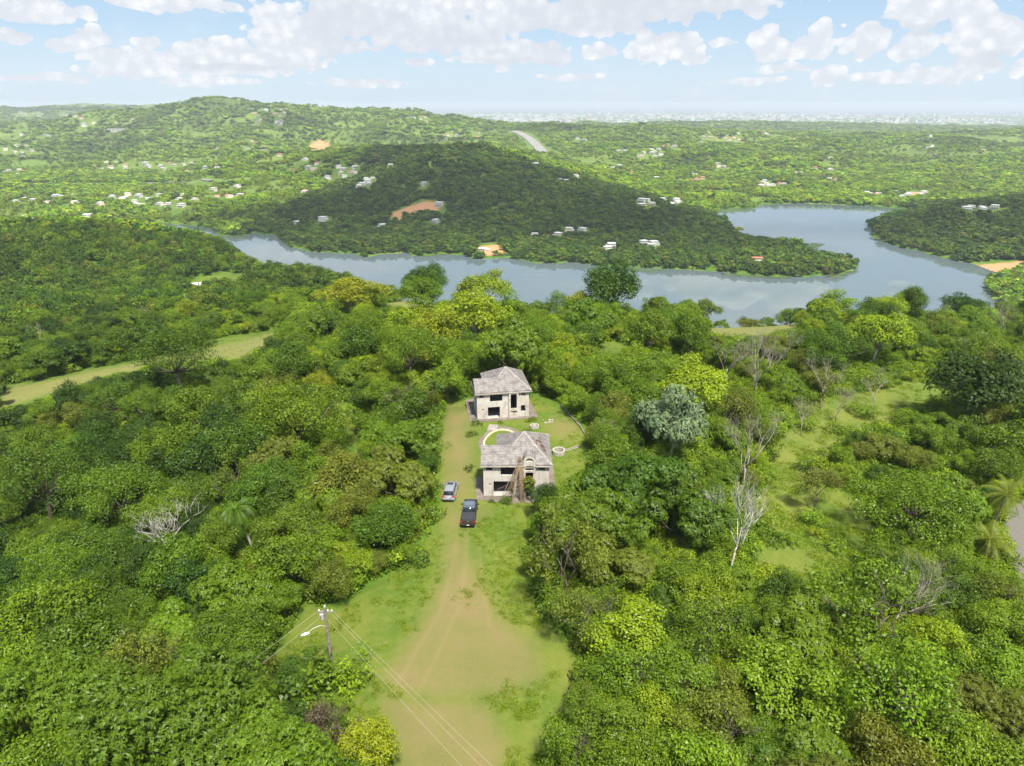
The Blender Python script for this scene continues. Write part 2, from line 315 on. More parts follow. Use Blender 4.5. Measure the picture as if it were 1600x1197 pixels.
class MB:
    def __init__(s): s.v = []; s.f = []; s.m = []
    def add(s, v, f, m=0):
        o = len(s.v); s.v += [tuple(map(float, p)) for p in v]; s.f += [[i+o for i in q] for q in f]; s.m += [m]*len(f); return s
    def box(s, a, b, m=0, rot=None, piv=(0, 0, 0)):
        (x0, y0, z0), (x1, y1, z1) = a, b
        v = [(x0,y0,z0),(x1,y0,z0),(x1,y1,z0),(x0,y1,z0),(x0,y0,z1),(x1,y0,z1),(x1,y1,z1),(x0,y1,z1)]
        if rot is not None: v = [tuple(rot@(Vector(p)-Vector(piv))+Vector(piv)) for p in v]
        return s.add(v, [[0,3,2,1],[4,5,6,7],[0,1,5,4],[1,2,6,5],[2,3,7,6],[3,0,4,7]], m)
    def tube(s, pts, rad, n=8, m=0, cap=True):
        pts = [Vector(p) for p in pts]; R = rad if isinstance(rad, (list, tuple)) else [rad]*len(pts); vs = []; fs = []
        for i, p in enumerate(pts):
            d = (pts[min(i+1, len(pts)-1)]-pts[max(i-1, 0)]).normalized()
            a = d.orthogonal().normalized() if abs(d.z) < .9 else d.cross(Vector((1, 0, 0))).normalized(); b = d.cross(a)
            for k in range(n):
                t = 2*math.pi*k/n; vs.append(p+(a*math.cos(t)+b*math.sin(t))*R[i])
        for i in range(len(pts)-1):
            for k in range(n): fs.append([i*n+k, i*n+(k+1) % n, (i+1)*n+(k+1) % n, (i+1)*n+k])
        if cap: fs.append(list(range(n))[::-1]); fs.append([(len(pts)-1)*n+k for k in range(n)])
        return s.add(vs, fs, m)
    def ring(s, c, r0, r1, z0, z1, n=40, m=0):
        vs = []
        for k in range(n):
            a = 2*math.pi*k/n; ca, sa = math.cos(a), math.sin(a)
            for r, z in ((r0, z0), (r1, z0), (r1, z1), (r0, z1)): vs.append((c[0]+r*ca, c[1]+r*sa, c[2]+z))
        fs = []
        for k in range(n):
            j = (k+1) % n
            for q in range(4): fs.append([k*4+q, k*4+(q+1) % 4, j*4+(q+1) % 4, j*4+q])
        return s.add(vs, fs, m)
    def mesh(s, name, mats, smooth=False): return mkmesh(name, s.v, s.f, mats if isinstance(mats, (list, tuple)) else [mats], s.m, smooth)
    def obj(s, name, mats, parent=None, smooth=False, bevel=0, **pr):
        o = link(name, s.mesh(name, mats, smooth), parent, **pr)
        if bevel: b = o.modifiers.new('b', 'BEVEL'); b.width = bevel; b.segments = 2; b.limit_method = 'ANGLE'
        return o

# ------------------------------------------------------------------ ground sheet
def terrain():
    th = np.concatenate([np.arange(-180, -48, 4.0), np.arange(-48, 48.01, .28), np.arange(52, 180, 4.0)]); th = np.radians(th)
    l = math.log
    lr = np.concatenate([np.linspace(l(2), l(34), 30, endpoint=False), np.linspace(l(34), l(300), 500, endpoint=False), np.linspace(l(300), l(6500), 420, endpoint=False), np.linspace(l(6500), l(26000), 90)])
    TH, LR = np.meshgrid(th, lr); r = np.exp(LR); x = r*np.sin(TH); y = r*np.cos(TH); z = ground(x, y)
    nr, nc = x.shape; v = np.stack([x.ravel(), y.ravel(), z.ravel()], 1)
    i = np.arange(nr-1)[:, None]*nc; j = np.arange(nc)[None]; j2 = (j+1) % nc
    f = np.stack([(i+j), (i+j2), (i+nc+j2), (i+nc+j)], -1).reshape(-1, 4)
    c = len(v); v = np.vstack([v, [0, 0, 0]])
    u, w, dep = proj(v[:, 0], v[:, 1], v[:, 2]); inv = (dep > 10)
    def soft(polys, ymax, e):
        a = np.zeros(len(v)); m = inv & (v[:, 1] < ymax) & (u > -200) & (u < 1800) & (w < 1400)
        for p in polys: a[m] = np.maximum(a[m], np.clip(sdist(u[m], w[m], p)/e+.5, 0, 1))
        return a
    open_ = np.zeros(len(v))
    for k, (p, ym) in CLEAR.items():
        if k != 'road': open_ = np.maximum(open_, soft([p], ym+25, 14))
    soil = soft(SOIL, 135, 34)
    dry = np.maximum(soft([CLEAR['track'][0], CLEAR['knoll'][0], CLEAR['dryfield'][0]], 320, 10), .15*soft([CLEAR['meadowup'][0]], 180, 20))
    tr = np.zeros(len(v)); m = inv & (v[:, 1] < 100) & (w > 800) & (w < 1197)
    for L in TRACKS: tr[m] = np.maximum(tr[m], np.clip(1-seg_d(u[m], w[m], L)/5.0, 0, 1))
    orange = np.zeros(len(v))
    for p, yc in ORANGE:
        m = inv & (v[:, 1] > 700) & (v[:, 1] < 6000); orange[m] = np.maximum(orange[m], np.clip(sdist(u[m], w[m], p)/1.5+.5, 0, 1))
    road = soft([CLEAR['road'][0]], 130, 4)
    f = np.vstack([f, np.stack([np.full(nc-1, c), np.full(nc-1, c), np.arange(1, nc), np.arange(nc-1)], 1)[:0]]) if False else f
    me = mkmesh('ground', v[:-1], f, [], smooth=True, vattr={'open': open_[:-1], 'soil': soil[:-1], 'dry': dry[:-1], 'track': tr[:-1], 'orange': orange[:-1], 'road': road[:-1]})
    return me
m, t, out = newmat('ground'); b = t.node('ShaderNodeBsdfPrincipled'); t.l.new(b.outputs[0], out.inputs[0]); b.inputs['Roughness'].default_value = .95; b.inputs['Specular IOR Level'].default_value = .15
geo = t.node('ShaderNodeNewGeometry'); pos = geo.outputs['Position']
fa = t.noise(pos, .11, 5, .6); fb = t.noise(pos, .9, 5, .7); fc = t.noise(pos, 5.0, 4, .75); ff = t.noise(pos, .008, 5, .6); fg = t.noise(pos, .03, 4, .6)
A_ = {k: attr(t, k).outputs['Fac'] for k in ('open', 'soil', 'dry', 'track', 'orange', 'road')}
gr = t.mix(t.ramp(fa, .35, .65), (.080, .135, .016), (.140, .168, .028))
gr = t.mix(t.ramp(fb, .42, .78, 0, .6), gr, (.19, .19, .05))
fd_ = t.noise(pos, 14.0, 3, .8); gr = t.mix(t.ramp(fc, .54, .70, 0, .5), gr, (.06, .10, .012)); gr = t.mix(t.ramp(fd_, .5, .75, 0, .45), gr, (.05, .085, .012))
gr = t.mix(t.ramp(fb, .30, .42, .5, 0), gr, (.06, .12, .012))
soilc = t.mix(t.ramp(fb, .3, .7), (.215, .158, .082), (.165, .145, .055)); soilc = t.mix(t.ramp(fc, .52, .72, 0, .6), soilc, (.14, .13, .045)); soilc = t.mix(t.ramp(fd_, .52, .75, 0, .4), soilc, (.32, .25, .15))
sf = t.m('MULTIPLY', A_['soil'], t.ramp(t.m('ADD', t.m('MULTIPLY', fb, .6), t.m('MULTIPLY', fa, .5)), .40, .66)); sf = t.m('MAXIMUM', sf, t.m('MULTIPLY', A_['soil'], t.ramp(fc, .35, .6, .3, .75)))
near = t.mix(sf, gr, soilc)
near = t.mix(t.m('MULTIPLY', A_['track'], .18), near, (.29, .21, .11))
near = t.mix(t.m('MULTIPLY', A_['dry'], t.ramp(fb, .25, .6, .25, .75)), near, (.20, .19, .07))
forest = t.mix(t.ramp(fa, .35, .65), (.045, .11, .010), (.095, .18, .018)); forest = t.mix(t.ramp(ff, .52, .62), forest, (.13, .20, .03)); forest = t.mix(t.ramp(fc, .5, .7), forest, (.03, .05, .01))
c = t.mix(A_['open'], forest, near); c = t.mix(A_['dry'], c, near)
spy = t.node('ShaderNodeSeparateXYZ'); t.l.new(pos, spy.inputs[0]); c = t.mix(t.m('MULTIPLY', t.ramp(spy.outputs[1], 900, 1300, 0, .5), t.ramp(spy.outputs[2], -143, -134)), c, t.mix(t.ramp(fg, .4, .6), (.11, .17, .03), (.19, .23, .06)))
# coastal plain: pale built-up and green fields
sp = t.node('ShaderNodeSeparateXYZ'); t.l.new(pos, sp.inputs[0])
pl = t.ramp(sp.outputs[1], 6500, 9500); pn = t.noise(pos, .0012, 6, .7)
c = t.mix(t.m('MULTIPLY', pl, t.ramp(pn, .46, .6)), c, (.20, .22, .19))
c = t.mix(A_['orange'], c, (.48, .25, .13)); c = t.mix(A_['road'], c, t.mix(t.ramp(fc, .3, .7), (.13, .125, .115), (.19, .18, .165)))
t.put(b.inputs['Base Color'], c)
bp = t.node('ShaderNodeBump'); bp.inputs['Strength'].default_value = .5; bp.inputs['Distance'].default_value = .12; t.l.new(t.m('ADD', fc, fb), bp.inputs['Height']); t.l.new(bp.outputs[0], b.inputs['Normal'])
gm = terrain(); gm.materials.append(m)
go = link('ground', gm, kind='structure')

# ------------------------------------------------------------------ lake, sea, haze
m, t, out = newmat('lake_water'); b = t.node('ShaderNodeBsdfPrincipled'); t.l.new(b.outputs[0], out.inputs[0])
b.inputs['Roughness'].default_value = .05; b.inputs['IOR'].default_value = 1.34; b.inputs['Base Color'].default_value = (.095, .125, .135, 1)
geo = t.node('ShaderNodeNewGeometry'); w1 = t.noise(geo.outputs['Position'], .35, 4, .6); bp = t.node('ShaderNodeBump'); bp.inputs['Strength'].default_value = .05; bp.inputs['Distance'].default_value = .06
t.l.new(w1, bp.inputs['Height']); t.l.new(bp.outputs[0], b.inputs['Normal'])
mpw = t.node('ShaderNodeMapping'); t.l.new(geo.outputs['Position'], mpw.inputs[0]); mpw.inputs['Scale'].default_value = (.004, .016, 1); mpw.inputs['Rotation'].default_value = (0, 0, .35); w2 = t.noise(mpw.outputs[0], 1.0, 5, .65, 1.0); t.put(b.inputs['Roughness'], t.ramp(w2, .52, .66, .015, .16))
LAKEM = m
link('lake_water', mkmesh('lake_water', [(-1300, 480, LAKE_Z), (1500, 480, LAKE_Z), (1500, 2400, LAKE_Z), (-1300, 2400, LAKE_Z)], [[0, 1, 2, 3]], [LAKEM]), kind='structure')
m = simple('sea_water', (.03, .09, .14), .25)
bm = MB(); n = 72; bm.add([(0, 0, SEA_Z)]+[(59000*math.sin(2*math.pi*k/n), 59000*math.cos(2*math.pi*k/n), SEA_Z) for k in range(n)], [[0, 1+(k+1) % n, 1+k] for k in range(n)]); bm.obj('sea_water', m, kind='structure')
# floating weed at the shore
WEED = simple('lake_weed', (.06, .10, .03), .9, noise=.35, nscale=.05)
for pl_ in ([(205,356),(222,344),(262,340),(318,345),(322,351),(296,350),(268,349),(240,351),(232,358)],[(338,369),(365,364),(393,366),(372,371)],[(424,366),(440,362),(460,366),(445,370)],[(632,395),(660,390),(700,394),(690,399),(650,400)],[(1255,383),(1272,379),(1290,382),(1270,388)],[(1105,328),(1120,321),(1172,325),(1170,330),(1120,332)],[(985,419),(1040,421),(1030,424),(985,423)],[(1290,432),(1330,422),(1338,424),(1310,433)],[(1130,427),(1235,432),(1230,434.5),(1130,430)]):
    pw = []
    L_ = len(pl_)
    for i in range(L_):
        a, b_ = at_z(*pl_[i], LAKE_Z+.35), at_z(*pl_[(i+1) % L_], LAKE_Z+.35)
        for s in np.linspace(0, 1, 6, endpoint=False):
            p = a*(1-s)+b_*s; p[:2] += rng.normal(0, 2.2, 2); pw.append(p)
    n = len(pw); vs = list(pw)+[p-np.array([0, 0, .6]) for p in pw]
    link('lake_weed', mkmesh('lake_weed', vs, [list(range(n))]+[[i, i+n, (i+1) % n+n, (i+1) % n] for i in range(n)], [WEED]), kind='stuff', label='flat pale green floating weed along the lake shore')
HAZE_DENSITY = 6.5e-5
m, t, out = newmat('haze'); pv = t.node('ShaderNodeVolumePrincipled'); pv.inputs['Density'].default_value = HAZE_DENSITY; pv.inputs['Color'].default_value = (.80, .90, 1, 1); pv.inputs['Anisotropy'].default_value = .0
t.l.new(pv.outputs[0], out.inputs['Volume'])
hz = MB().box((-60000, -60000, -192), (60000, 60000, 118)).obj('haze', m, kind='stuff', label='thin pale blue haze over the hills and coast')

# ------------------------------------------------------------------ plant meshes
def leafquads(c, n, L, Wd, r):
    k = len(c); n = n/np.linalg.norm(n, axis=1, keepdims=True); a = r.normal(size=(k, 3)); u = np.cross(n, a); u /= np.linalg.norm(u, axis=1, keepdims=True); w = np.cross(n, u)
    L = np.broadcast_to(L, (k,))[:, None]; Wd = np.broadcast_to(Wd, (k,))[:, None]
    v = np.stack([c-u*L*.5, c+w*Wd*.5-n*L*.06, c+u*L*.5, c-w*Wd*.5-n*L*.06], 1).reshape(-1, 3)
    return v, np.arange(k*4).reshape(-1, 4)
def rdir(k, r): d = r.normal(size=(k, 3)); return d/np.linalg.norm(d, axis=1, keepdims=True)
def lobes(R, H, nl, r, zmin=-.25, lr=(.26, .42)):
    out = []; tries = 0
    while len(out) < nl and tries < 4000:
        tries += 1
        d = rdir(1, r)[0]
        if d[2] < zmin: continue
        ph = math.atan2(d[1], d[0]); s = r.uniform(.45, .88)*(1+.22*math.sin(2*ph+nl)+.12*math.sin(3*ph+2*R)); c = np.array([d[0]*R*s, d[1]*R*s, d[2]*H*s*r.uniform(.75, 1.15)]); q = r.uniform(lr[0]*.72, lr[1])*R
        if all(np.linalg.norm(c-o[0]) > .55*min(q, o[1]) for o in out): out.append((c, q))
    return out
def crown_mesh(name, R=4, H=3.2, cz=4.8, nl=26, per=560, leaf=.26, seed=0, mat=None, flat=.8, zmin=-.25, lr=(.26, .42), asp=.55, up=.35):
    r = np.random.default_rng(seed); V = []; LV = []; lb = lobes(R, H, nl, r, zmin, lr); o = 0
    for c, q in lb:
        k = int(per*(q/(.34*R))**2); d = rdir(k, r); d[:, 2] += .3; d /= np.linalg.norm(d, axis=1, keepdims=True)
        rad = q*(1+.22*np.sin(5*d[:, 0]+c[0]*3)*np.sin(4*d[:, 1]+c[1]*2))*np.where(r.uniform(0, 1, k) < .16, r.uniform(1.0, 1.38, k), r.uniform(.70, 1.08, k))
        p = c+d*rad[:, None]*np.array([1, 1, flat])
        nn = d*.9+rdir(k, r)*.75; nn[:, 2] += up
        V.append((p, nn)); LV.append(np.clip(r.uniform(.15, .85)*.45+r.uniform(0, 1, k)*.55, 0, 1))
    p = np.vstack([a for a, _ in V]); nn = np.vstack([a for _, a in V]); lv = np.concatenate(LV); p[:, 2] += cz
    L = leaf*r.uniform(.65, 1.35, len(p)); v, f = leafquads(p, nn, L, L*asp, r)
    return mkmesh(name, v, f, [mat or LEAF], fattr={'lv': lv}), lb
def rosette_mesh(name, R=4, H=3.4, cz=4.8, nl=22, per=120, size=.40, seed=0, mat=None, nleaf=9, zmin=-.2, tipc=2):
    r = np.random.default_rng(seed); lb = lobes(R, H, nl, r, zmin); C = []; D = []
    for c, q in lb:
        k = int(per*(q/(.34*R))**2); d = rdir(k, r); d[:, 2] += .55; d /= np.linalg.norm(d, axis=1, keepdims=True)
        C.append(c+d*(q*r.uniform(.65, 1.25, k))[:, None]*[1, 1, .85]); D.append(d)
    C = np.vstack(C); D = np.vstack(D); D[:, 2] += .5; D /= np.linalg.norm(D, axis=1, keepdims=True); K = len(C); P_ = []; N_ = []; LL = []; lv = []; U = []
    base = r.uniform(.1, .6, K)
    for j in range(nleaf):
        a = rdir(K, r); t_ = np.cross(D, a); t_ /= np.linalg.norm(t_, axis=1, keepdims=True)
        s = size*r.uniform(.7, 1.2, K)
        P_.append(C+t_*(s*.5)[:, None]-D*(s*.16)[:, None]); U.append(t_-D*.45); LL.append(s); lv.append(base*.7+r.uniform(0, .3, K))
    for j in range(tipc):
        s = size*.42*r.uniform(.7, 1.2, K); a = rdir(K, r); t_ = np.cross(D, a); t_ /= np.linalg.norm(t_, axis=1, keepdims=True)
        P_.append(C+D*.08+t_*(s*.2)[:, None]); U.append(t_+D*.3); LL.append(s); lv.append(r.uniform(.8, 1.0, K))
    P_ = np.vstack(P_); U = np.vstack(U); L = np.concatenate(LL)[:, None]; lv = np.concatenate(lv); P_[:, 2] += cz
    U /= np.linalg.norm(U, axis=1, keepdims=True); DD = np.vstack([D]*(nleaf+tipc)); w = np.cross(DD, U); w /= np.linalg.norm(w, axis=1, keepdims=True)
    v = np.stack([P_-U*L*.5, P_+w*L*.15, P_+U*L*.5, P_-w*L*.15], 1).reshape(-1, 3)
    return mkmesh(name, v, np.arange(len(v)).reshape(-1, 4), [mat or LEAF], fattr={'lv': np.clip(lv, 0, 1)}), lb
def trunk_mesh(name, lb, cz, seed, mat=BARK, rad=.2, lean=.3):
    r = np.random.default_rng(seed); m_ = MB(); top = np.array([r.normal()*lean, r.normal()*lean, cz*.62])
    m_.tube([(0, 0, -1.2), (top[0]*.3, top[1]*.3, cz*.3), tuple(top)], [rad*1.3, rad, rad*.75], 8)
    for c, q in lb[:14]:
        e = c+np.array([0, 0, cz]); mid = top*.5+e*.5+np.array([0, 0, -.15*np.linalg.norm(e-top)])
        m_.tube([tuple(top-np.array([0, 0, .3])), tuple(mid), tuple(e)], [rad*.55, rad*.3, rad*.1], 5)
    return m_.mesh(name, mat, True)
def branchy(name, seed, Ht=7, spread=2.6, depth=4, rad=.16, mat=DEADW, up=.72, n0=3):
    r = random.Random(seed); m_ = MB()
    def rec(p, d, L, rd, dp):
        q = p+d*L*.5+Vector((r.uniform(-.08, .08), r.uniform(-.08, .08), 0))*L; e = q+(d+Vector((r.uniform(-.2, .2), r.uniform(-.2, .2), r.uniform(-.05, .15)))).normalized()*L*.5
        m_.tube([p, q, e], [rd, rd*.8, rd*.62], 6 if dp > 2 else 4)
        if dp <= 0: return
        for k in range(r.choice((2, 3, 3)) if dp < depth else n0):
            a = r.uniform(0, 2*math.pi); nd = (d*up+Vector((math.cos(a), math.sin(a), r.uniform(.0, .7)))*.62).normalized()
            s = p.lerp(e, r.uniform(.55, 1)) if k else e
            rec(s, nd, L*r.uniform(.55, .8), rd*.58, dp-1)
    rec(Vector((0, 0, -.5)), Vector((r.uniform(-.1, .1), r.uniform(-.1, .1), 1)).normalized(), Ht*.42, rad, depth)
    return m_.mesh(name, mat, True)
def palm_parts(seed, h=7, nf=20, fl=3.2, droop=1.0, lean=(.8, 0), rad=.17):
    r = random.Random(seed); tr = MB(); tr.tube([(0, 0, -.8), (lean[0]*.2, lean[1]*.2, h*.35), (lean[0]*.6, lean[1]*.6, h*.7), (lean[0], lean[1], h)], [rad*1.35, rad, rad*.9, rad*.8], 9)
    fr = []
    for i in range(nf):
        a = 2*math.pi*i/nf*2.4+r.uniform(-.3, .3); el_ = r.uniform(-.55, 1.2); L = fl*r.uniform(.85, 1.1); pts = []; d = Vector((math.cos(a)*math.cos(el_), math.sin(a)*math.cos(el_), math.sin(el_))); p = Vector((lean[0], lean[1], h))
        for s in range(13): pts.append(p.copy()); p = p+d*L/12; d = (d+Vector((0, 0, -.13*droop))).normalized()
        m_ = MB(); m_.tube(pts, [.045-.003*k for k in range(13)], 4); lvv = [.95]*len(m_.f)
        for k in range(1, 12):
            dd = (pts[k+1]-pts[k-1]).normalized(); side = dd.cross(Vector((0, 0, 1))).normalized()
            for q in range(5):
                pp = pts[k].lerp(pts[min(k+1, 12)], q/5)
                for sg in (-1, 1):
                    l = L*.24*math.sin(math.pi*(k+q/3)/12.6)**.6*r.uniform(.85, 1.1); tip = pp+side*sg*l*.85+dd*l*.45+Vector((0, 0, -l*.35*droop)); w_ = dd*.022
                    m_.add([pp-w_, pp+w_, tip], [[0, 1, 2]]); lvv.append(r.uniform(.3, .8))
        fr.append((m_, lvv))
    return tr, fr
def mb_leaf(name, m_, lvv, mat=LEAF): return mkmesh(name, m_.v, m_.f, [mat], fattr={'lv': lvv})

BROAD = []
for s, kw in enumerate([dict(), dict(H=3.6, nl=30), dict(H=2.8, nl=22, leaf=.28), dict(H=3.3, nl=34, per=450, lr=(.2, .34)), dict(H=3.0, nl=24, leaf=.22, per=760), dict(H=4.0, nl=30, cz=5.4)]):
    cm, lb = crown_mesh('crown', seed=10+s, **kw); BROAD.append((cm, trunk_mesh('trunk', lb, kw.get('cz', 4.8), s)))
LIME = []
for s in range(2):
    cm, lb = crown_mesh('crown', seed=40+s, H=3.2, nl=30, per=560, leaf=.26, lr=(.16, .32), asp=.6, up=.6); LIME.append((cm, trunk_mesh('trunk', lb, 4.8, s+50, PALMT, .14)))
FEATH = []
for s in range(3):
    cm, lb = rosette_mesh('crown', seed=60+s, nl=20+3*s, mat=LEAFT if s == 1 else None); FEATH.append((cm, trunk_mesh('trunk', lb, 4.8, s+70, BARK, .16)))
OPENT = []
for s in range(2):
    cm, lb = crown_mesh('crown', seed=80+s, H=3.6, cz=5.0, nl=30, per=330, leaf=.23, lr=(.16, .34), zmin=-.5); OPENT.append((cm, branchy('trunk', 90+s, 8, depth=4, rad=.15, mat=BARK)))
BBIG = []; FBIG = []
for s in range(2):
    cm, lb = crown_mesh('crown', R=7, H=5.2, cz=7.6, nl=54, per=640, leaf=.27, seed=150+s, lr=(.15, .27)); BBIG.append((cm, trunk_mesh('trunk', lb, 7.6, s+20, BARK, .3)))
    cm, lb = rosette_mesh('crown', R=7, H=5.2, cz=7.4, nl=44, per=130, size=.42, seed=160+s, mat=LEAFT); FBIG.append((cm, trunk_mesh('trunk', lb, 7.4, s+24, BARK, .26)))
cm, lb = crown_mesh('crown', R=9, H=6.0, cz=7.2, nl=60, per=850, leaf=.32, seed=101, lr=(.16, .26), flat=.7); DOME = (cm, trunk_mesh('trunk', lb, 7.2, 7, BARK, .4))
cm, lb = crown_mesh('crown', R=10, H=3.6, cz=6.2, nl=56, per=780, leaf=.32, seed=103, lr=(.14, .24), flat=.5, zmin=-.1); UMBR = (cm, trunk_mesh('trunk', lb, 6.2, 8, BARK, .4))
cm, lb = rosette_mesh('crown', seed=105, nl=20, per=70, size=.5, nleaf=6, tipc=0); GREY = (cm, branchy('trunk', 96, 8, depth=4, rad=.16, mat=DEADW))
DEAD = [branchy('branches', 200+i, Ht=7+i % 3, depth=6, rad=.11, n0=4, up=(.72, .9, .6, 1.05)[i]) for i in range(4)]+[branchy('branches', 231+i, Ht=8, depth=6, rad=.14, n0=5, mat=DEADL, up=(1.0, .6)[i]) for i in range(2)]
SHRUB = [crown_mesh('foliage', R=1.9, H=1.2+.5*i, cz=.6, nl=11, per=80, leaf=.24, seed=120+i, lr=(.18, .42), up=.5)[0] for i in range(3)]

TONE = {'dark green': (.040, .084, .010), 'deep green': (.068, .128, .011), 'mid green': (.108, .180, .012), 'fresh green': (.140, .222, .013), 'lime green': (.200, .275, .013), 'yellow green': (.235, .285, .015), 'olive green': (.130, .160, .020), 'grey green': (.165, .220, .125)}
def tint(tone, r=random, j=.12): c = TONE[tone]; s = 1+r.uniform(-j, j); return tuple(x*s*(1+r.uniform(-.06, .06)) for x in c)

TREES = []   # dict(x, y, z, R, h, kind, tone, label)
def place(u, v, w, kind, tone, label=None, hf=None, mid=None):
    R0 = 4.0
    if v < 500:                      # on the brow of the ridge, seen against what lies behind
        best = None
        for y in range(170, 300, 5):
            q = at_y(u, v, y); g = float(ground(np.array([q[0]]), np.array([float(y)]))[0]); rr_ = w/2*y*1.03/FPX; sc_ = abs((q[2]-g)/rr_-.95)
            if best is None or sc_ < best[0]: best = (sc_, y)
        y = float(best[1]); q = at_y(u, v, y); g = float(ground(np.array([q[0]]), np.array([y]))[0]); dep = y*math.cos(PITCH)-(q[2]-CAMH)*math.sin(PITCH); R0 = w/2*dep/FPX
        hc = min(max(q[2]-g, 2.5), 14.0); d = dict(x=q[0], y=y, z=g, R=R0, kind=kind, tone=tone, label=label, u=u, v=v, w=w, dep=dep, zs=min(max(hc/(R0*1.2), .7), 1.35)); TREES.append(d); print('ridge', u, v, round(q[2]-g, 1), round(R0, 1)); return d
    for _ in range(4):
        hc = R0*(1.2 if hf is None else hf)*.95
        p = pick(u, v, hc)
        if p is None: return None
        dep = p[1]*math.cos(PITCH)-(p[2]+hc-CAMH)*math.sin(PITCH); R0 = w/2*dep/FPX
    d = dict(x=p[0], y=p[1], z=p[2], R=R0, kind=kind, tone=tone, label=label, u=u, v=v, w=w, dep=dep); TREES.append(d); return d
LM = [
 (460,632,152,'dome','fresh green','huge domed creeper-covered tree bright green beside the narrow grass lane'),
 (640,548,112,'broad','mid green','big round-crowned tree up behind the two ruined houses on the lane side'),
 (958,455,96,'broad','dark green','large dark round tree standing alone in front of the lake'),
 (872,452,50,'open','mid green','pale loose-crowned tree beside the dark round tree at the lake edge'),
 (645,420,36,'broad','dark green','slim dark tree standing up against the lake beside a rounder one'),
 (673,428,46,'broad','deep green','rounder dark tree of the pair standing up against the lake'),
 (756,456,84,'lime','lime green','bright yellow-green tree rising over the ridge against the lake'),
 (906,482,58,'lime','yellow green','glowing yellow-green tree just below the dark round lake-edge tree'),
 (1025,486,46,'broad','fresh green','small round bright green tree right of the dark round tree'),
 (972,492,50,'broad','mid green','low round green tree in front of the dark round lake tree'),
 (556,462,86,'lime','yellow green','wide yellow-green tree on the ridge left of the small grassy knoll'),
 (488,492,70,'lime','lime green','lime tree just above the end of the mown track'),
 (1050,678,112,'grey','grey green','silvery grey-green large-leaved tree right of the lawn'),
 (1440,752,196,'umbrella','mid green','broad flat-topped umbrella tree with shaded underside near the road'),
 (900,832,96,'feather','mid green','feathery tree nearest the dark bush at the near house corner'),
 (985,770,130,'feather','deep green','large feathery tree right of the near ruined house'),
 (1065,815,120,'feather','deep green','feathery tree between the near house and the white dead tree'),
 (640,690,90,'feather','mid green','feathery tree beside the drive opposite the pool'),
 (618,752,96,'feather','olive green','feathery tree left of the silver car'),
 (600,820,96,'broad','deep green','dense tree left of the drive below the silver car'),
 (848,787,50,'broad','dark green','dark bushy tree hiding the right corner of the near ruined house'),
 (1530,612,110,'feather','dark green','dark feathery tree at the edge above the bamboo thicket'),
 (1088,600,116,'lime','lime green','wide lime-green tree beyond the silvery grey-green tree'),
 (60,745,170,'broad','deep green','massive dark round tree on the slope far from the drive'),
 (185,775,130,'broad','mid green','wide low tree beside the massive dark round one'),
 (92,890,150,'broad','mid green','broad tree below the massive dark round one'),
 (275,560,120,'broad','deep green','tall reddish-flecked green tree just below the mown track'),
 (990,990,120,'lime','lime green','bright lime tree right of the open end of the grass drive'),
 (1055,1060,110,'lime','fresh green','fresh lime tree below the bright lime tree right of the drive'),
 (885,885,140,'open','olive green','loose olive-green tree leaning over the right edge of the grass drive'),
 (905,960,110,'open','olive green','loose olive tree at the widest part of the drive'),
 (355,1005,120,'broad','mid green','fine-leaved round tree just uphill of the power line'),
 (60,975,150,'broad','fresh green','rounded tree with bright top at the left edge'),
 (462,885,96,'broad','mid green','round tree right of the royal palm'),
 (270,900,100,'broad','mid green','leafy tree beneath the bleached dead tree'),
 (140,1020,140,'broad','deep green','dark tree behind the crooked dead snag'),
 (280,1150,230,'feather','mid green','big feathery yellow-tipped tree at the bottom of the view'),
 (90,1110,200,'feather','mid green','wide feathery tree in the near corner'),
 (425,1190,170,'feather','fresh green','feathery yellow-tipped tree next to the purplish tree'),
 (515,1150,90,'open','olive green','thin purplish-brown tree with yellow flowers'),
 (575,1170,100,'lime','yellow green','yellow-green sapling cluster at the foot of the drive'),
 (380,1050,90,'open','mid green','loose tree under the lower power lines'),
 (770,552,62,'lime','lime green','lime-green tree directly behind the far ruined house'),
 (868,590,50,'broad','fresh green','round green tree at the back corner of the far ruined house'),
 (700,600,56,'broad','fresh green','small bright tree beside the far ruined house'),
 (600,615,66,'lime','fresh green','bright tree near the head of the drive'),
 (960,600,70,'broad','mid green','tree above the low wall of the lawn'),
 (945,690,60,'open','mid green','loose tree with bare pale trunk beside the lawn'),
 (1528,548,56,'grey','grey green','white-flecked tree on the far edge of the meadow'),
 (1290,570,60,'broad','deep green','dark shrubby tree beside the reddish thicket'),
 (1560,700,90,'broad','mid green','tree above the coconut palm'),
 (1350,960,190,'open','mid green','large open feathery tree with visible limbs below the meadow'),
 (1210,1080,150,'lime','fresh green','bright leafy tree in the lower thicket'),
 (1400,1120,180,'open','fresh green','big sunlit loose tree near the lower edge'),
 (1550,1130,170,'feather','olive green','pale-tipped feathery tree in the lower corner'),
 (1120,1150,150,'open','olive green','twiggy greyish-olive tree at the lower edge'),
 (960,1150,130,'broad','mid green','dark leafy tree at the lower edge beside the drive'),
 (1280,760,80,'open','olive green','thin olive tree beside the umbrella tree'),
 (1150,640,80,'open','olive green','thin olive tree behind the tall bare tree'),
 (1510,490,60,'broad','dark green','dark tree at the end of the lake'),
 (470,1050,72,'broad','deep green','dark small tree crowding the foot of the utility pole'),
 (655,462,80,'broad','mid green','round tree at the foot of the lakeside pair'),
 (1420,478,56,'broad','deep green','dark ridge tree beside the silhouetted palms'),
 (1300,480,60,'broad','fresh green','bright ridge tree below the dark peninsula'),
]
for a in LM: place(*a)
NLM = len(TREES)

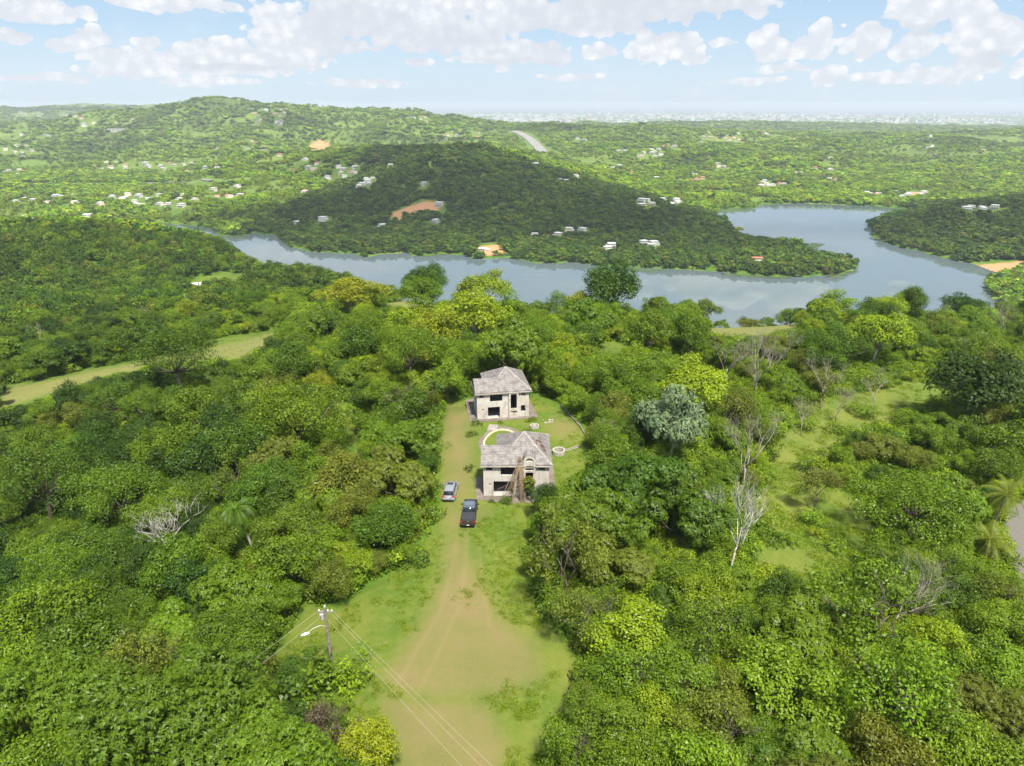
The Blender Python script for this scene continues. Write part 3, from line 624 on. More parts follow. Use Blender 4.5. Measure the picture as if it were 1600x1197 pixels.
def clear_hit(u, v, w, y):
    """does a crown drawn at (u, v) with radius w pixels cover a clearing that lies behind it or under it"""
    u = np.atleast_1d(np.asarray(u, float)); v = np.atleast_1d(np.asarray(v, float)); w = np.atleast_1d(w); y = np.atleast_1d(y)
    hit = np.zeros(len(u), bool)
    for k, (p, ym) in CLEAR.items():
        lim = {'drive': .72, 'meadow': .35, 'meadowup': .2, 'lane': .5, 'road': .9}.get(k, .6)
        hit |= (sdist(u, v, p) > -w*lim) & (y < ym+5)
    hit |= (sdist(u, v, HOUSEPX) > -w*.95) & (y < 123)
    for p in PALMPX: hit |= (sdist(u, v, p) > -w*.75) & (y < p[2][1]*0+at_y(p[2][0], p[2][1], 1.0)[1]*0+(85 if p[0][0] < 600 else 92)) & (u > 0)
    return hit
VIEWTREES = []
def scatter(n, rlo, rhi, ylo, yhi, kf, seed):
    r = np.random.default_rng(seed)
    Y_ = ylo*(yhi/ylo)**r.uniform(0, 1, n); X_ = Y_*r.uniform(-1.02, 1.02, n)+r.uniform(-12, 12, n); Rr = r.uniform(rlo, rhi, n)*np.clip(Y_/110, .75, 1.25)*np.where(Y_ > 160, .72, 1)
    Z_ = ground(X_, Y_); u, v, dep = proj(X_, Y_, Z_+Rr*1.15); w = FPX*Rr/dep; hit = clear_hit(u, v, w, Y_)
    ub, vb, _ = proj(X_, Y_, Z_); hit |= clear_hit(ub, vb, w*.3, Y_)
    scrub = ((u > 1000) & (u < 1540) & (v > 545) & (v < 960)) | ((u > 1150) & (u < 1560) & (v > 900) & (v < 1010)); hit |= scrub & (r.uniform(0, 1, n) < np.where(Rr > 3.2, .96, .62))
    for i in np.nonzero(~hit)[0]:
        x, y, R = X_[i], Y_[i], Rr[i]
        if TX and np.any(np.hypot(np.array(TX)-x, np.array(TY)-y) < kf*(np.array(TR)+R)): continue
        TX.append(x); TY.append(y); TR.append(R)
        d = dict(x=x, y=y, z=Z_[i], R=R, kind=None, tone=None, label=None, u=float(u[i]), v=float(v[i]), w=float(w[i]*2), dep=float(dep[i])); TREES.append(d)
TX = [d['x'] for d in TREES]; TY = [d['y'] for d in TREES]; TR = [d['R'] for d in TREES]
scatter(900, 4.2, 6.0, 30, 330, .66, 1); scatter(2600, 2.8, 4.4, 28, 330, .60, 2); scatter(6500, 1.8, 3.0, 28, 330, .56, 3)
KW = {'A': (['dark green','deep green','mid green','fresh green','olive green'], [.28,.32,.26,.08,.06]), 'B': (['mid green','fresh green','lime green','yellow green','deep green'], [.34,.26,.2,.08,.12]),
      'C': (['deep green','mid green','fresh green','olive green','lime green'], [.2,.34,.2,.18,.08])}
for d in TREES[NLM:]:
    reg = 'A' if (d['u'] < 480 and d['v'] > 520) or d['u'] < 250 else ('B' if d['v'] < 620 and d['u'] < 1080 else 'C')
    d['tone'] = random.choices(*KW[reg])[0]
    d['kind'] = 'lime' if d['tone'] in ('lime green', 'yellow green') else random.choices(['broad', 'feather', 'open'], {'A': [.86,.08,.06], 'B': [.8,.12,.08], 'C': [.56,.2,.24]}[reg])[0]
inframe = lambda d: -d['w']*.5 < d['u'] < 1600+d['w']*.5 and d['v']-d['w'] < 1197 and d['dep'] > 5
order = sorted([d for d in TREES[NLM:] if inframe(d)], key=lambda d: -d['w'])
INDIV = [d for d in TREES[:NLM]]+order[:296-NLM]; REST = [d for d in TREES[NLM:] if d not in INDIV]
print('trees', len(TREES), 'rest', len(REST), 'smallest individual px', INDIV[-1]['w'])

REFS = [('the huge domed tree', 460, 630), ('the royal palm', 365, 815), ('the utility pole', 515, 960), ('the massive dark round tree', 60, 745), ('the far ruined house', 785, 600), ('the near ruined house', 805, 730),
        ('the silver car', 703, 768), ('the black pickup', 733, 805), ('the silvery grey-green tree', 1050, 678), ('the tall white dead tree', 1150, 830), ('the umbrella tree', 1440, 752), ('the coconut palm', 1570, 780),
        ('the dark round lakeside tree', 958, 455), ('the grassy knoll', 650, 472), ('the mown track', 240, 570), ('the dry grass field', 1180, 515), ('the sunlit meadow', 1260, 830), ('the crooked dead snag', 150, 975),
        ('the bright lime tree', 990, 990), ('the low lawn wall', 890, 650), ('the bottom feathery tree', 280, 1150), ('the large open feathery tree', 1350, 960), ('the gravel road', 1590, 860), ('the bleached dead tree', 255, 830)]
ORD = ['closest', 'second closest', 'third closest', 'fourth closest', 'fifth closest', 'sixth closest', 'seventh closest', 'eighth closest', 'ninth closest', 'tenth closest', 'eleventh closest', 'twelfth closest']
KWRD = {'broad': 'dense round tree', 'lime': 'airy bright tree', 'feather': 'feathery tree', 'open': 'loose open tree'}
from collections import defaultdict
def auto_labels(items):
    gp = defaultdict(list)
    for d in items:
        n, ru, rv = min(REFS, key=lambda q: (q[1]-d['u'])**2+((q[2]-d['v'])*1.3)**2); du, dv = d['u']-ru, d['v']-rv
        rel = ('right of' if du > 0 else 'left of') if abs(du) > abs(dv) else ('in front of' if dv > 0 else 'behind')
        gp[(d['tone'], KWRD[d['kind']], rel, n)].append((math.hypot(du, dv), d))
    for (tone, kw, rel, n), L in gp.items():
        L.sort(key=lambda q: q[0])
        for i, (_, d) in enumerate(L): d['label'] = f"{tone} {kw} {rel} {n}"+('' if len(L) == 1 else f", {ORD[min(i, 11)]} such")
auto_labels([d for d in INDIV if not d['label']])
KIND = {'broad': BROAD, 'lime': LIME, 'feather': FEATH, 'open': OPENT, 'dome': [DOME], 'umbrella': [UMBR], 'grey': [GREY], 'bbig': BBIG, 'fbig': FBIG}
TN = {'broad': 'broadleaf_tree', 'lime': 'broadleaf_tree', 'feather': 'feathery_tree', 'open': 'broadleaf_tree', 'dome': 'broadleaf_tree', 'umbrella': 'umbrella_tree', 'grey': 'cecropia_tree'}
def grp(d):
    if d['u'] < 690 and d['v'] > 560: return 'trees on the slope left of the grass drive'
    if d['v'] < 560: return 'trees on the ridge before the lake'
    return 'trees on the slope right of the grass drive'
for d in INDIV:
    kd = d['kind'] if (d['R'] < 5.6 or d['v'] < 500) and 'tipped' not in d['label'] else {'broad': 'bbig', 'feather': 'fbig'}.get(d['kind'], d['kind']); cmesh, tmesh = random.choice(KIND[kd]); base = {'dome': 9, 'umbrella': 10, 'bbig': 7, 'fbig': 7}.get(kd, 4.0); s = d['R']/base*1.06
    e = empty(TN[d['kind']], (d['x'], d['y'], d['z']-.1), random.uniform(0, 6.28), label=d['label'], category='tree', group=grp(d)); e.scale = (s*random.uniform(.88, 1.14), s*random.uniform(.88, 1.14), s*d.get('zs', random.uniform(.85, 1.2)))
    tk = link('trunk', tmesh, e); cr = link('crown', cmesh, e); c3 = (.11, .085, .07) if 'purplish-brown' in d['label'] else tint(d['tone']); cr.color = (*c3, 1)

# ------------------------------------------------------------------ scattered masses (geometry nodes on plain point meshes)
def variants(name, meshes):
    c = bpy.data.collections.new(name)
    for i, me in enumerate(meshes):
        me = me.copy(); me.materials.clear(); me.materials.append(LEAFI); o = bpy.data.objects.new('%s_%02d' % (name, i), me); c.objects.link(o)
    return c
def scatter_obj(name, coll, pts, scl, tints, label, nvar, seed=0):
    pts = np.asarray(pts, np.float32); n = len(pts); r = np.random.default_rng(seed); me = bpy.data.meshes.new(name); me.vertices.add(n); me.vertices.foreach_set('co', pts.ravel())
    scl = np.asarray(scl); szv = np.where(scl > 1.3, 1.3+(scl-1.3)*.22, scl)
    for k, typ, val in (('scl', 'FLOAT', scl), ('sz', 'FLOAT', szv), ('rot', 'FLOAT', r.uniform(0, 6.28, n)), ('vi', 'INT', r.integers(0, nvar, n))):
        a = me.attributes.new(k, typ, 'POINT'); a.data.foreach_set('value', np.asarray(val, np.int32 if typ == 'INT' else np.float32))
    a = me.attributes.new('tint', 'FLOAT_COLOR', 'POINT'); a.data.foreach_set('color', np.hstack([tints, np.ones((n, 1))]).astype(np.float32).ravel())
    o = link(name, me, kind='stuff', label=label)
    ng = bpy.data.node_groups.new(name, 'GeometryNodeTree'); ng.interface.new_socket('Geometry', in_out='INPUT', socket_type='NodeSocketGeometry'); ng.interface.new_socket('Geometry', in_out='OUTPUT', socket_type='NodeSocketGeometry')
    N = ng.nodes; Lk = ng.links; gi = N.new('NodeGroupInput'); g_o = N.new('NodeGroupOutput'); iop = N.new('GeometryNodeInstanceOnPoints'); ci = N.new('GeometryNodeCollectionInfo')
    ci.inputs['Collection'].default_value = coll; ci.inputs['Separate Children'].default_value = True; ci.inputs['Reset Children'].default_value = True
    def na(k, dt): q = N.new('GeometryNodeInputNamedAttribute'); q.data_type = dt; q.inputs['Name'].default_value = k; return q.outputs[0]
    cx = N.new('ShaderNodeCombineXYZ'); Lk.new(na('rot', 'FLOAT'), cx.inputs[2])
    Lk.new(gi.outputs[0], iop.inputs['Points']); Lk.new(ci.outputs[0], iop.inputs['Instance']); iop.inputs['Pick Instance'].default_value = True
    Lk.new(na('vi', 'INT'), iop.inputs['Instance Index']); Lk.new(cx.outputs[0], iop.inputs['Rotation']); sv = N.new('ShaderNodeCombineXYZ'); sc_ = na('scl', 'FLOAT'); sz_ = na('sz', 'FLOAT'); Lk.new(sc_, sv.inputs[0]); Lk.new(sc_, sv.inputs[1]); Lk.new(sz_, sv.inputs[2]); Lk.new(sv.outputs[0], iop.inputs['Scale']); Lk.new(iop.outputs[0], g_o.inputs[0])
    md = o.modifiers.new('scatter', 'NODES'); md.node_group = ng; return o
tarr = lambda tones, n, r, p=None, j=.15: np.array([TONE[k] for k in tones])[r.choice(len(tones), n, p=p)]*r.uniform(1-j, 1+j, (n, 1))*r.uniform(.94, 1.06, (n, 3))
# the smaller trees of the near wood
nearv = [c for c, _ in BROAD]+[c for c, _ in FEATH]+[c for c, _ in LIME]
vc = variants('wood_tree', nearv)
r = np.random.default_rng(33)
scatter_obj('near_wood', vc, [(d['x'], d['y'], d['z']-.1) for d in REST], [d['R']/4*1.05 for d in REST], np.array([tint(d['tone']) for d in REST]), 'closed wood of smaller mixed green trees filling the gaps', len(nearv), 1)
# undergrowth
n = 34000; Y_ = 26*(340/26)**r.uniform(0, 1, n)**.62; X_ = Y_*r.uniform(-1.0, 1.0, n)+r.uniform(-10, 10, n); Z_ = ground(X_, Y_)
u, v, dep = proj(X_, Y_, Z_+.3); hit = np.zeros(n, bool)
for k, (p, ym) in CLEAR.items(): hit |= (sdist(u, v, p) > -FPX*1.6/dep*({'meadow': .3, 'meadowup': -.2}.get(k, .8))) & (Y_ < ym+12)
hit &= ~(((sdist(u, v, CLEAR['meadow'][0]) > 0) | (sdist(u, v, CLEAR['meadowup'][0]) > 0)) & (r.uniform(0, 1, n) < .06) & (fbm(X_/6, Y_/6, 12, 2) > .5))
hit |= (sdist(u, v, HOUSEPX) > -4) & (Y_ < 123)
k_ = ~hit; n = k_.sum()
tt = tarr(['mid green', 'fresh green', 'deep green', 'lime green', 'olive green'], n, r, [.3, .35, .13, .14, .08], .25)
sc_m = (u[k_] > 1000) & (v[k_] > 540) & (v[k_] < 980); tt[sc_m] = tarr(['fresh green', 'lime green', 'mid green'], int(sc_m.sum()), r, [.55, .2, .25], .2)
usc = r.uniform(.55, 1.5, n)*np.where(Y_[k_] > 170, 1.7, 1.0)
scatter_obj('undergrowth', variants('shrub_clump', SHRUB), np.stack([X_, Y_, Z_-.2], 1)[k_], usc, tt, 'tangled green shrubs and creepers covering the slopes', 3, 2)
# grass tufts in the clearings
def tuft(seed):
    r = np.random.default_rng(seed); k = 46; c = np.stack([r.normal(0, .28, k), r.normal(0, .28, k), r.uniform(.02, .10, k)], 1); nn = rdir(k, r); nn[:, 2] = np.abs(nn[:, 2])*.6
    vv, f = leafquads(c, nn, r.uniform(.12, .3, k), .05, r); return mkmesh('tuft', vv, f, [LEAF], fattr={'lv': r.uniform(.2, .9, k)})
n = 60000; Y_ = 34*(250/34)**r.uniform(0, 1, n); X_ = Y_*r.uniform(-.85, .85, n); Z_ = ground(X_, Y_); u, v, dep = proj(X_, Y_, Z_); inn = np.zeros(n, bool); bad = np.zeros(n, bool)
for k, (p, ym) in CLEAR.items():
    if k not in ('road', 'track', 'dryfield', 'knoll'): inn |= (sdist(u, v, p) > -8) & (Y_ < ym+10)
soilf = np.zeros(n)
for p in SOIL: soilf = np.maximum(soilf, np.clip(sdist(u, v, p)/20+.5, 0, 1))
dn = fbm(X_/5, Y_/5, 55, 3); inn &= (dn > .42+.35*soilf) & ~((sdist(u, v, HOUSEPX) > -2) & (Y_ < 123) & (v < 775) & (v > 640) & (u > 742) & (u < 868))
n = inn.sum(); scatter_obj('grass', variants('tuft', [tuft(1), tuft(2), tuft(3)]), np.stack([X_, Y_, Z_], 1)[inn], r.uniform(.35, .95, n)*np.where(u[inn] > 1100, 2.0, 1), tarr(['fresh green', 'lime green', 'yellow green'], n, r, [.45, .35, .2]), 'short rough grass on the drive, lawn and meadow', 3, 3)

# ------------------------------------------------------------------ far houses
HM = {'wall': simple('far_wall', (.66, .63, .58), .9), 'cream': simple('far_cream', (.70, .60, .46), .9), 'roof': simple('far_roof', (.66, .66, .65), .9), 'orange': simple('far_orange_roof', (.42, .17, .10), .9), 'dark': simple('far_window', (.04, .05, .06), .4), 'pink': simple('far_pink', (.66, .47, .40), .9)}
ML = [HM['wall'], HM['roof'], HM['dark'], HM['orange'], HM['cream'], HM['pink']]
def far_house(kind):
    m_ = MB()
    wl = {0: 0, 1: 0, 2: 4, 3: 5}[kind]
    if kind in (0, 2):
        m_.box((-6, -4.5, -6), (6, 4.5, 3.1), wl); m_.box((-4, -4.3, 3.1), (5.7, 4.3, 6.0), wl); m_.box((-4.5, -4.9, 6.0), (6.2, 4.8, 6.3), 1); m_.box((-6.4, -5.6, 3.1), (-4.05, 4.6, 3.3), 1); m_.box((-4.4, -6.2, 3.1), (6, -4.35, 3.3), 1)
        for x in (-4, 1.9, 5.7): m_.box((x-.15, -6.1, -4), (x+.15, -5.8, 3.1), wl)
        for z in (.9, 4.0):
            for x in (-3, -.2, 3): m_.box((x, -4.56, z), (x+1.4, -4.28, z+1.2), 2)
    elif kind == 1:
        m_.box((-5.5, -4, -6), (5.5, 4, 3.2), wl); m_.add([(-6.2, -4.7, 3.2), (6.2, -4.7, 3.2), (6.2, 4.7, 3.2), (-6.2, 4.7, 3.2), (-2.5, 0, 5.3), (2.5, 0, 5.3)], [[0, 1, 5, 4], [1, 2, 5], [2, 3, 4, 5], [3, 0, 4], [3, 2, 1, 0]], 3)
        for x in (-4, -1, 2.6): m_.box((x, -4.06, .9), (x+1.4, -3.9, 2.2), 2)
    else:
        m_.box((-7, -4, -6), (4, 4, 3.2), wl); m_.box((-7.4, -4.6, 3.2), (4.5, 4.4, 3.5), 1); m_.box((4, -3, -6), (8, 4, 2.7), wl); m_.box((4, -3.4, 2.7), (8.3, 4.3, 2.95), 1)
        for x in (-5.5, -2, 1.5): m_.box((x, -4.06, .9), (x+1.6, -3.9, 2.2), 2)
    return m_.mesh('house', ML)
HV = [far_house(k) for k in range(4)]
CLUS = [(230,312,17,75,9,'in the valley town'),(75,310,9,55,6,'in the valley town'),(25,236,9,30,9,'on the far valley side'),(22,270,6,22,7,'on the far valley side'),(180,258,6,22,6,'along the valley street'),(245,262,8,32,8,'along the valley street'),(310,260,7,36,9,'along the valley street'),
 (355,300,5,24,9,'below the main hill'),(100,344,6,65,6,'beside the river meadow'),(60,213,3,30,5,'on the far valley side'),(420,172,7,30,5,'on the summit of the big hill'),(425,186,6,24,7,'on the shoulder of the big hill'),(545,262,7,18,8,'on the edge of the cloud-shaded hill'),(524,277,6,20,5,'on the edge of the cloud-shaded hill'),
 (570,284,5,14,8,'on the edge of the cloud-shaded hill'),(482,299,2,8,2,'below the main hill'),(465,348,1,1,1,'among trees by the lake arm'),(505,342,1,1,1,'among trees by the lake arm'),(597,353,1,1,1,'large white house above the lake arm'),(681,345,1,1,1,'white house below the bare orange slope'),(686,319,1,1,1,'at the top of the bare orange slope'),(752,388,3,7,3,'by the bare bank on the shore'),
 (655,186,4,16,4,'on the second ridge'),(690,212,4,25,5,'beyond the cloud-shaded hill'),(560,230,3,20,5,'below the quarry scar'),(610,257,1,1,1,'in the cloud-shaded wood'),(662,286,1,1,1,'in the cloud-shaded wood'),(880,282,2,12,1,'on the crest of the dark peninsula'),(905,359,4,16,3,'in the clearing on the peninsula'),(858,366,4,34,3,'in the clearing on the peninsula'),(955,385,3,7,3,'near the peninsula shore'),(1012,381,3,12,3,'near the peninsula shore'),
 (1030,317,9,30,5,'on the sunlit strip behind the peninsula'),(1075,278,8,26,5,'at the big cleared lot'),(1035,236,9,20,9,'on the hillside street'),(1130,215,14,36,9,'in the red-roofed hill village'),(980,240,4,25,6,'on the hillside'),(1120,255,3,14,5,'on the hillside below the village'),(1207,287,9,20,6,'at the white lakeside complex'),(1250,270,2,10,2,'above the lakeside complex'),
 (1380,303,7,30,4,'on the far lake shore'),(1430,304,5,14,4,'on the far lake shore'),(1540,232,3,8,4,'on the right ridge'),(1530,325,5,26,3,'on top of the dark right headland'),(905,216,2,10,3,'by the highway'),(840,252,3,14,5,'by the highway'),(1210,212,4,34,5,'on the far ridge'),(1470,235,3,24,8,'on the right hillside'),(1440,216,3,20,4,'on the right hillside'),(1300,252,4,60,10,'scattered on the right hillside'),(1330,272,4,48,8,'scattered on the right hillside'),
 (930,268,4,50,10,'scattered behind the peninsula'),(750,210,2,12,4,'scattered beyond the cloud-shaded hill'),(1000,272,3,30,6,'scattered behind the peninsula'),(150,190,5,60,6,'on the left foothills'),(440,240,5,40,12,'scattered on the big hill'),(370,225,4,30,8,'scattered on the big hill'),(480,262,4,30,10,'scattered below the big hill'),(60,178,6,60,4,'on the distant left hills')]
HP = []; hl = random.Random(3)
for (u0, v0, n, su, sv, where) in CLUS:
    for i in range(n if n < 4 else int(n*1.2)):
        for _ in range(8):
            u_, v_ = (u0, v0) if n == 1 else (u0+hl.uniform(-su, su), v0+hl.uniform(-sv, sv))
            p = pick(u_, v_, 3.0)
            if p is None or p[2] < LAKE_Z+1.2 or p[1] > 9000: continue
            if any(math.hypot(p[0]-q[0], p[1]-q[1]) < 13+p[1]*.003 for q in HP): continue
            HP.append((p[0], p[1], p[2], where, n)); break
SPECIAL = {(597,353): 0, (398,438): 0}
names = {0: 'flat-roofed white house', 1: 'orange-roofed white house', 2: 'cream flat-roofed house', 3: 'long pink house'}
ORDN = ['first', 'second', 'third', 'fourth', 'fifth', 'sixth', 'seventh', 'eighth', 'ninth', 'tenth', 'eleventh', 'twelfth', 'thirteenth', 'fourteenth', 'fifteenth', 'sixteenth', 'seventeenth', 'eighteenth', 'nineteenth', 'twentieth']; HOBJ = defaultdict(list)
cnt = defaultdict(int)
for (x, y, z, where, n) in HP:
    k = hl.choices([0, 1, 2, 3], [.5, .16 if 'red' not in where else .8, .18, .16])[0]
    if n == 1: k = 0
    if where.startswith('in the valley town'): k = hl.choice([0, 0, 2, 3])
    key = (k, where); cnt[key] += 1
    lab = where if where.split()[0] in ('large', 'white') else f"{names[k]} {where}"
    sz = hl.uniform(.85, 1.25)*(1+max(0, y-1500)/3600)
    o = link('house', HV[k], None, label=lab, category='house', group='houses '+where if n > 1 else 'single far houses'); o.location = (x, y, z); o.rotation_euler = (0, 0, hl.uniform(-.7, .7)+hl.choice([0, 0, math.pi])); o.scale = (sz, sz, sz*(.75 if y > 1600 else .9)); HOBJ[lab].append((x/y, o))
for lab, L in HOBJ.items():
    L.sort(key=lambda q: q[0])
    if len(L) > 1:
        for i, (_, o) in enumerate(L): o['label'] = lab+', '+(ORDN[min(i, 19)]+' from the left' if i else 'leftmost')
print('houses', len(HP))
def row_house(u, v, n, w, label):
    p = pick(u, v, 4); m_ = MB()
    for i in range(n): x = (i-n/2)*w*1.08; m_.box((x, -6, -8), (x+w, 8, 9), 0); m_.box((x-.3, -6.6, 9), (x+w+.3, 8, 9.8), 1); m_.box((x+w*.2, -6.15, 2), (x+w*.8, -5.9, 4.5), 2)
    o = m_.obj('row_house', ML, None, label=label, category='row house'); o.location = p; HP.append((*p, '', 1)); HP.append((p[0]-45, p[1], p[2], '', 1)); HP.append((p[0]+45, p[1], p[2], '', 1))
row_house(195, 203, 8, 19, 'long pale row of terraced houses high on the left hill')
def shed(u, v, L, Wd, H_, rz, label, red=False, name='house'):
    p = pick(u, v, 2.5); e = empty(name, p, rz, label=label, category='house'); a = MB(); a.box((-L/2, -Wd/2, -4), (L/2, Wd/2, H_), 0)
    w = a.obj('wall', [HM['wall']], e)
    c = MB(); c.box((-L/2-.6, -Wd/2-.8, H_), (L/2+.6, Wd/2+.6, H_+.3), 0); c.obj('roof', [HM['orange'] if red else HM['roof']], e)
    for i in range(3): x = -L/2+L*(i+.5)/3; q = MB(); q.box((x-.9, -Wd/2-.04, .9), (x+.9, -Wd/2+.1, 2.2), 0); q.obj('window', [HM['dark']], w)
    HP.append((*p, '', 1)); return p
shed(399, 438, 9.5, 6, 3.6, .25, 'white two-level house alone among trees on the dark left hill')
shed(288, 446, 20, 7, 2.6, .35, 'long low pale-roofed shed beside a grassy clearing on the left hill')
shed(1183, 406, 15, 9, 5.5, -.1, 'white house with red roof alone at the tip of the peninsula', True)
HA = np.array([(p[0], p[1]) for p in HP])

# ------------------------------------------------------------------ roads far away
def ribbon(name, pix, width, col, label, dh=1.5):
    C = []
    for (u, v) in pix:
        q = pick(u, v, 1.0)
        if q: C.append(Vector(q))
    D = []
    for a, b_ in zip(C, C[1:]):
        for s in range(6): D.append(a.lerp(b_, s/6))
    D.append(C[-1]); xs = np.array([d.x for d in D]); ys = np.array([d.y for d in D]); gz = ground(xs, ys); zs = np.convolve(np.pad(gz, 3, 'edge'), np.ones(7)/7, 'valid'); zs = np.maximum(zs, gz)
    vs = []
    for i, d in enumerate(D):
        t_ = (D[min(i+1, len(D)-1)]-D[max(i-1, 0)]); t_.z = 0; t_.normalize(); nn = Vector((-t_.y, t_.x, 0))*width/2; z = zs[i]+dh; vs += [(d.x-nn.x, d.y-nn.y, z), (d.x+nn.x, d.y+nn.y, z), (d.x-nn.x, d.y-nn.y, z-14), (d.x+nn.x, d.y+nn.y, z-14)]
    f = []
    for i in range(len(D)-1): a = i*4; f += [[a, a+1, a+5, a+4], [a, a+4, a+6, a+2], [a+1, a+3, a+7, a+5]]
    link(name, mkmesh(name, vs, f, [col]), kind='structure'); return D
HWM = simple('highway_surface', (.27, .26, .25), .9, noise=.2, nscale=.02)
RB = ribbon('road', [(848,238),(840,228),(828,217),(815,209),(803,204)], 42, HWM, '')
RB += ribbon('road', [(72,287),(130,287),(190,287),(262,286),(330,283)], 12, HWM, '', 2.5)
RBA = np.array([(d.x, d.y) for d in RB])

# ------------------------------------------------------------------ forests
FM = [crown_mesh('mid', R=4, H=3.4, cz=4.3, nl=16, per=62, leaf=.72, seed=300+i, lr=(.28, .46), up=.5)[0] for i in range(4)]
FF = [crown_mesh('far', R=5, H=3.8, cz=4.0, nl=9, per=20, leaf=1.9, seed=320+i, lr=(.34, .5), asp=.7, up=.7)[0] for i in range(5)]
def clear_houses(x, y, m):
    for hx, hy in HA:
        w = 8+hy*.005; m &= ~((np.abs(x-hx) < w) & (y-hy < 9) & (y-hy > -26-hy*.012))
    for i in range(0, len(RBA)): hx, hy = RBA[i]; m &= ~((np.abs(x-hx) < 42 if hy > 3000 else (np.abs(x-hx) < 55)) & (y-hy < 12) & (y-hy > (-90 if hy > 3000 else -40)))
    return m
def forest(name, y0, y1, n, meshes, s0, s1, label, seed, fieldthr):
    r = np.random.default_rng(seed); yy = (r.uniform(0, 1, n)*(y1**(2-PW)-y0**(2-PW))+y0**(2-PW))**(1/(2-PW)); xx = yy*r.uniform(-.84, .84, n); z = ground(xx, yy); sdl = lake_sd(xx, yy)
    ok = (sdl < 0) if y1 < 2500 or y0 < 2300 else np.ones(n, bool)
    ok &= z > LAKE_Z+.2
    # open fields, more of them on the low valley floors
    fn = fbm(xx/90, yy/90, 91, 3)*.6+fbm(xx/260, yy/260, 19, 2)*.4
    u, v, dep = proj(xx, yy, z); pen = ((sdist(u, v, PENPX) > 0) & (yy < 2150)) | ((sdist(u, v, HEADPX) > 0) & (yy < 1500))
    ok &= ~((fn > fieldthr+.13) & ~pen)
    light = np.clip((fn-fieldthr+.03)/.05, 0, 1)*(~pen)
    thin = r.uniform(0, 1, n) < light*.25; ok &= ~thin
    u, v, dep = proj(xx, yy, z)
    for k in ('field2', 'knoll', 'dryfield', 'trackend', 'track', 'meadowup'): p, ym = CLEAR[k]; ok &= ~((sdist(u, v, p) > -2) & (yy < ym+30))
    for p, yc in ORANGE: ok &= ~((sdist(u, v+2, p) > -1.5) & (yy > 700))
    ok = clear_houses(xx, yy, ok); light = light[ok]; pen = pen[ok]; xx, yy, z, u, v = xx[ok], yy[ok], z[ok], u[ok], v[ok]; m_ = len(xx)
    if y0 < 400: tt = tarr(['dark green', 'deep green', 'mid green', 'olive green', 'fresh green'], m_, r, [.27, .36, .22, .08, .07])
    else:
        tt = tarr(['dark green', 'deep green', 'mid green', 'fresh green', 'olive green', 'lime green'], m_, r, [.12, .18, .24, .22, .12, .12], .25); md_ = pen
        tt *= 1.6; tt[md_] = tarr(['dark green', 'deep green', 'mid green', 'olive green'], int(md_.sum()), r, [.34, .38, .18, .10])  # peninsula and headland trees tinted darker, cloud shade put into their colour
    tt *= (.72+.6*fbm(xx/120, yy/120, 404, 3))[:, None]  # noise puts lit and dark patches of the hills into the tint
    if y0 > 600: lt = tarr(['lime green', 'fresh green', 'yellow green'], m_, r, [.4, .4, .2], .3); tt = tt*(1-light[:, None]*.8)+lt*light[:, None]*.8
    sc = r.uniform(0, 1, m_)**1.6*(s1*1.15-s0*.8)+s0*.8; sc = sc*(1-.4*light)*(1+np.clip(yy-y0, 0, None)/y0*SG)
    sdl = lake_sd(xx, yy); sc = np.where((sdl > -14) & (sdl < 0), sc*.75, sc)
    print(name, m_); return scatter_obj(name, variants(name+'_tree', meshes), np.stack([xx, yy, z-.4], 1), sc, tt, label, len(meshes), seed)
PENPX = [(330,380),(430,335),(520,290),(590,225),(700,205),(780,240),(900,278),(1030,312),(1130,340),(1160,375),(1360,400),(1360,460),(300,460)]; HEADPX = [(1350,335),(1480,305),(1700,290),(1700,425),(1350,425)]
PW = 1.0; SG = .15
forest('hill_forest', 290, 700, 13000, FM, .62, 1.15, 'dense dark forest on the hill and ridge slopes before the lake', 61, .60)
PW = 1.3; SG = .30
forest('lake_forest', 640, 2300, 62000, FF, .7, 1.35, 'forest round the lake, tinted for cloud shade on peninsula and headlands', 62, .565)
PW = 1.5; SG = .75
forest('distant_forest', 2200, 7800, 92000, FF, .9, 1.9, 'far-off sunlit woods over the rolling hills', 63, .565)

# ------------------------------------------------------------------ the distant city
r = np.random.default_rng(9); bm = MB(); CMT = [simple('city_white', (.55, .55, .54), .9), simple('city_grey', (.26, .28, .30), .9), simple('city_roof', (.50, .36, .28), .9)]
cc = [(r.uniform(440, 1650), 8600*(20500/8600)**r.uniform(0, 1)) for _ in range(90)]
nb = 0
while nb < 3200:
    c = cc[r.integers(len(cc))]; y = c[1]+r.normal(0, 600); d = ray(c[0]+r.normal(0, 32), 200); x = d[0]/d[1]*y
    if y < 7800 or y > 20300: continue
    if c[0] < 700 and r.uniform() < .5: continue
    w, l = r.uniform(25, 95), r.uniform(14, 40); h = r.uniform(5, 13) if r.uniform() < .88 else r.uniform(18, 55)
    if h > 28: w = r.uniform(24, 60)
    g = -174.0; u_ = 800+FPX*x/y; bm.box((x-w/2, y-l/2, g-8), (x+w/2, y+l/2, g+h), int(r.choice(3, p=[.55, .37, .08]))); nb += 1
bm.obj('city_buildings', CMT, kind='stuff', label='pale buildings of the distant coastal city')
tw = [(1290,14500,120,36),(880,12500,62,60),(1262,15500,75,40),(1320,16000,82,34),(1405,17000,90,40),(1440,16500,70,44),(1475,17500,95,40),(1530,17000,70,50),(1120,17000,66,50),(1090,16500,60,44),(960,15000,55,40),(780,13000,58,50),(1560,18000,88,40),(1345,18000,92,36)]
twd = ['tallest slim white tower on the city skyline', 'broad white block near the highway end of the city']
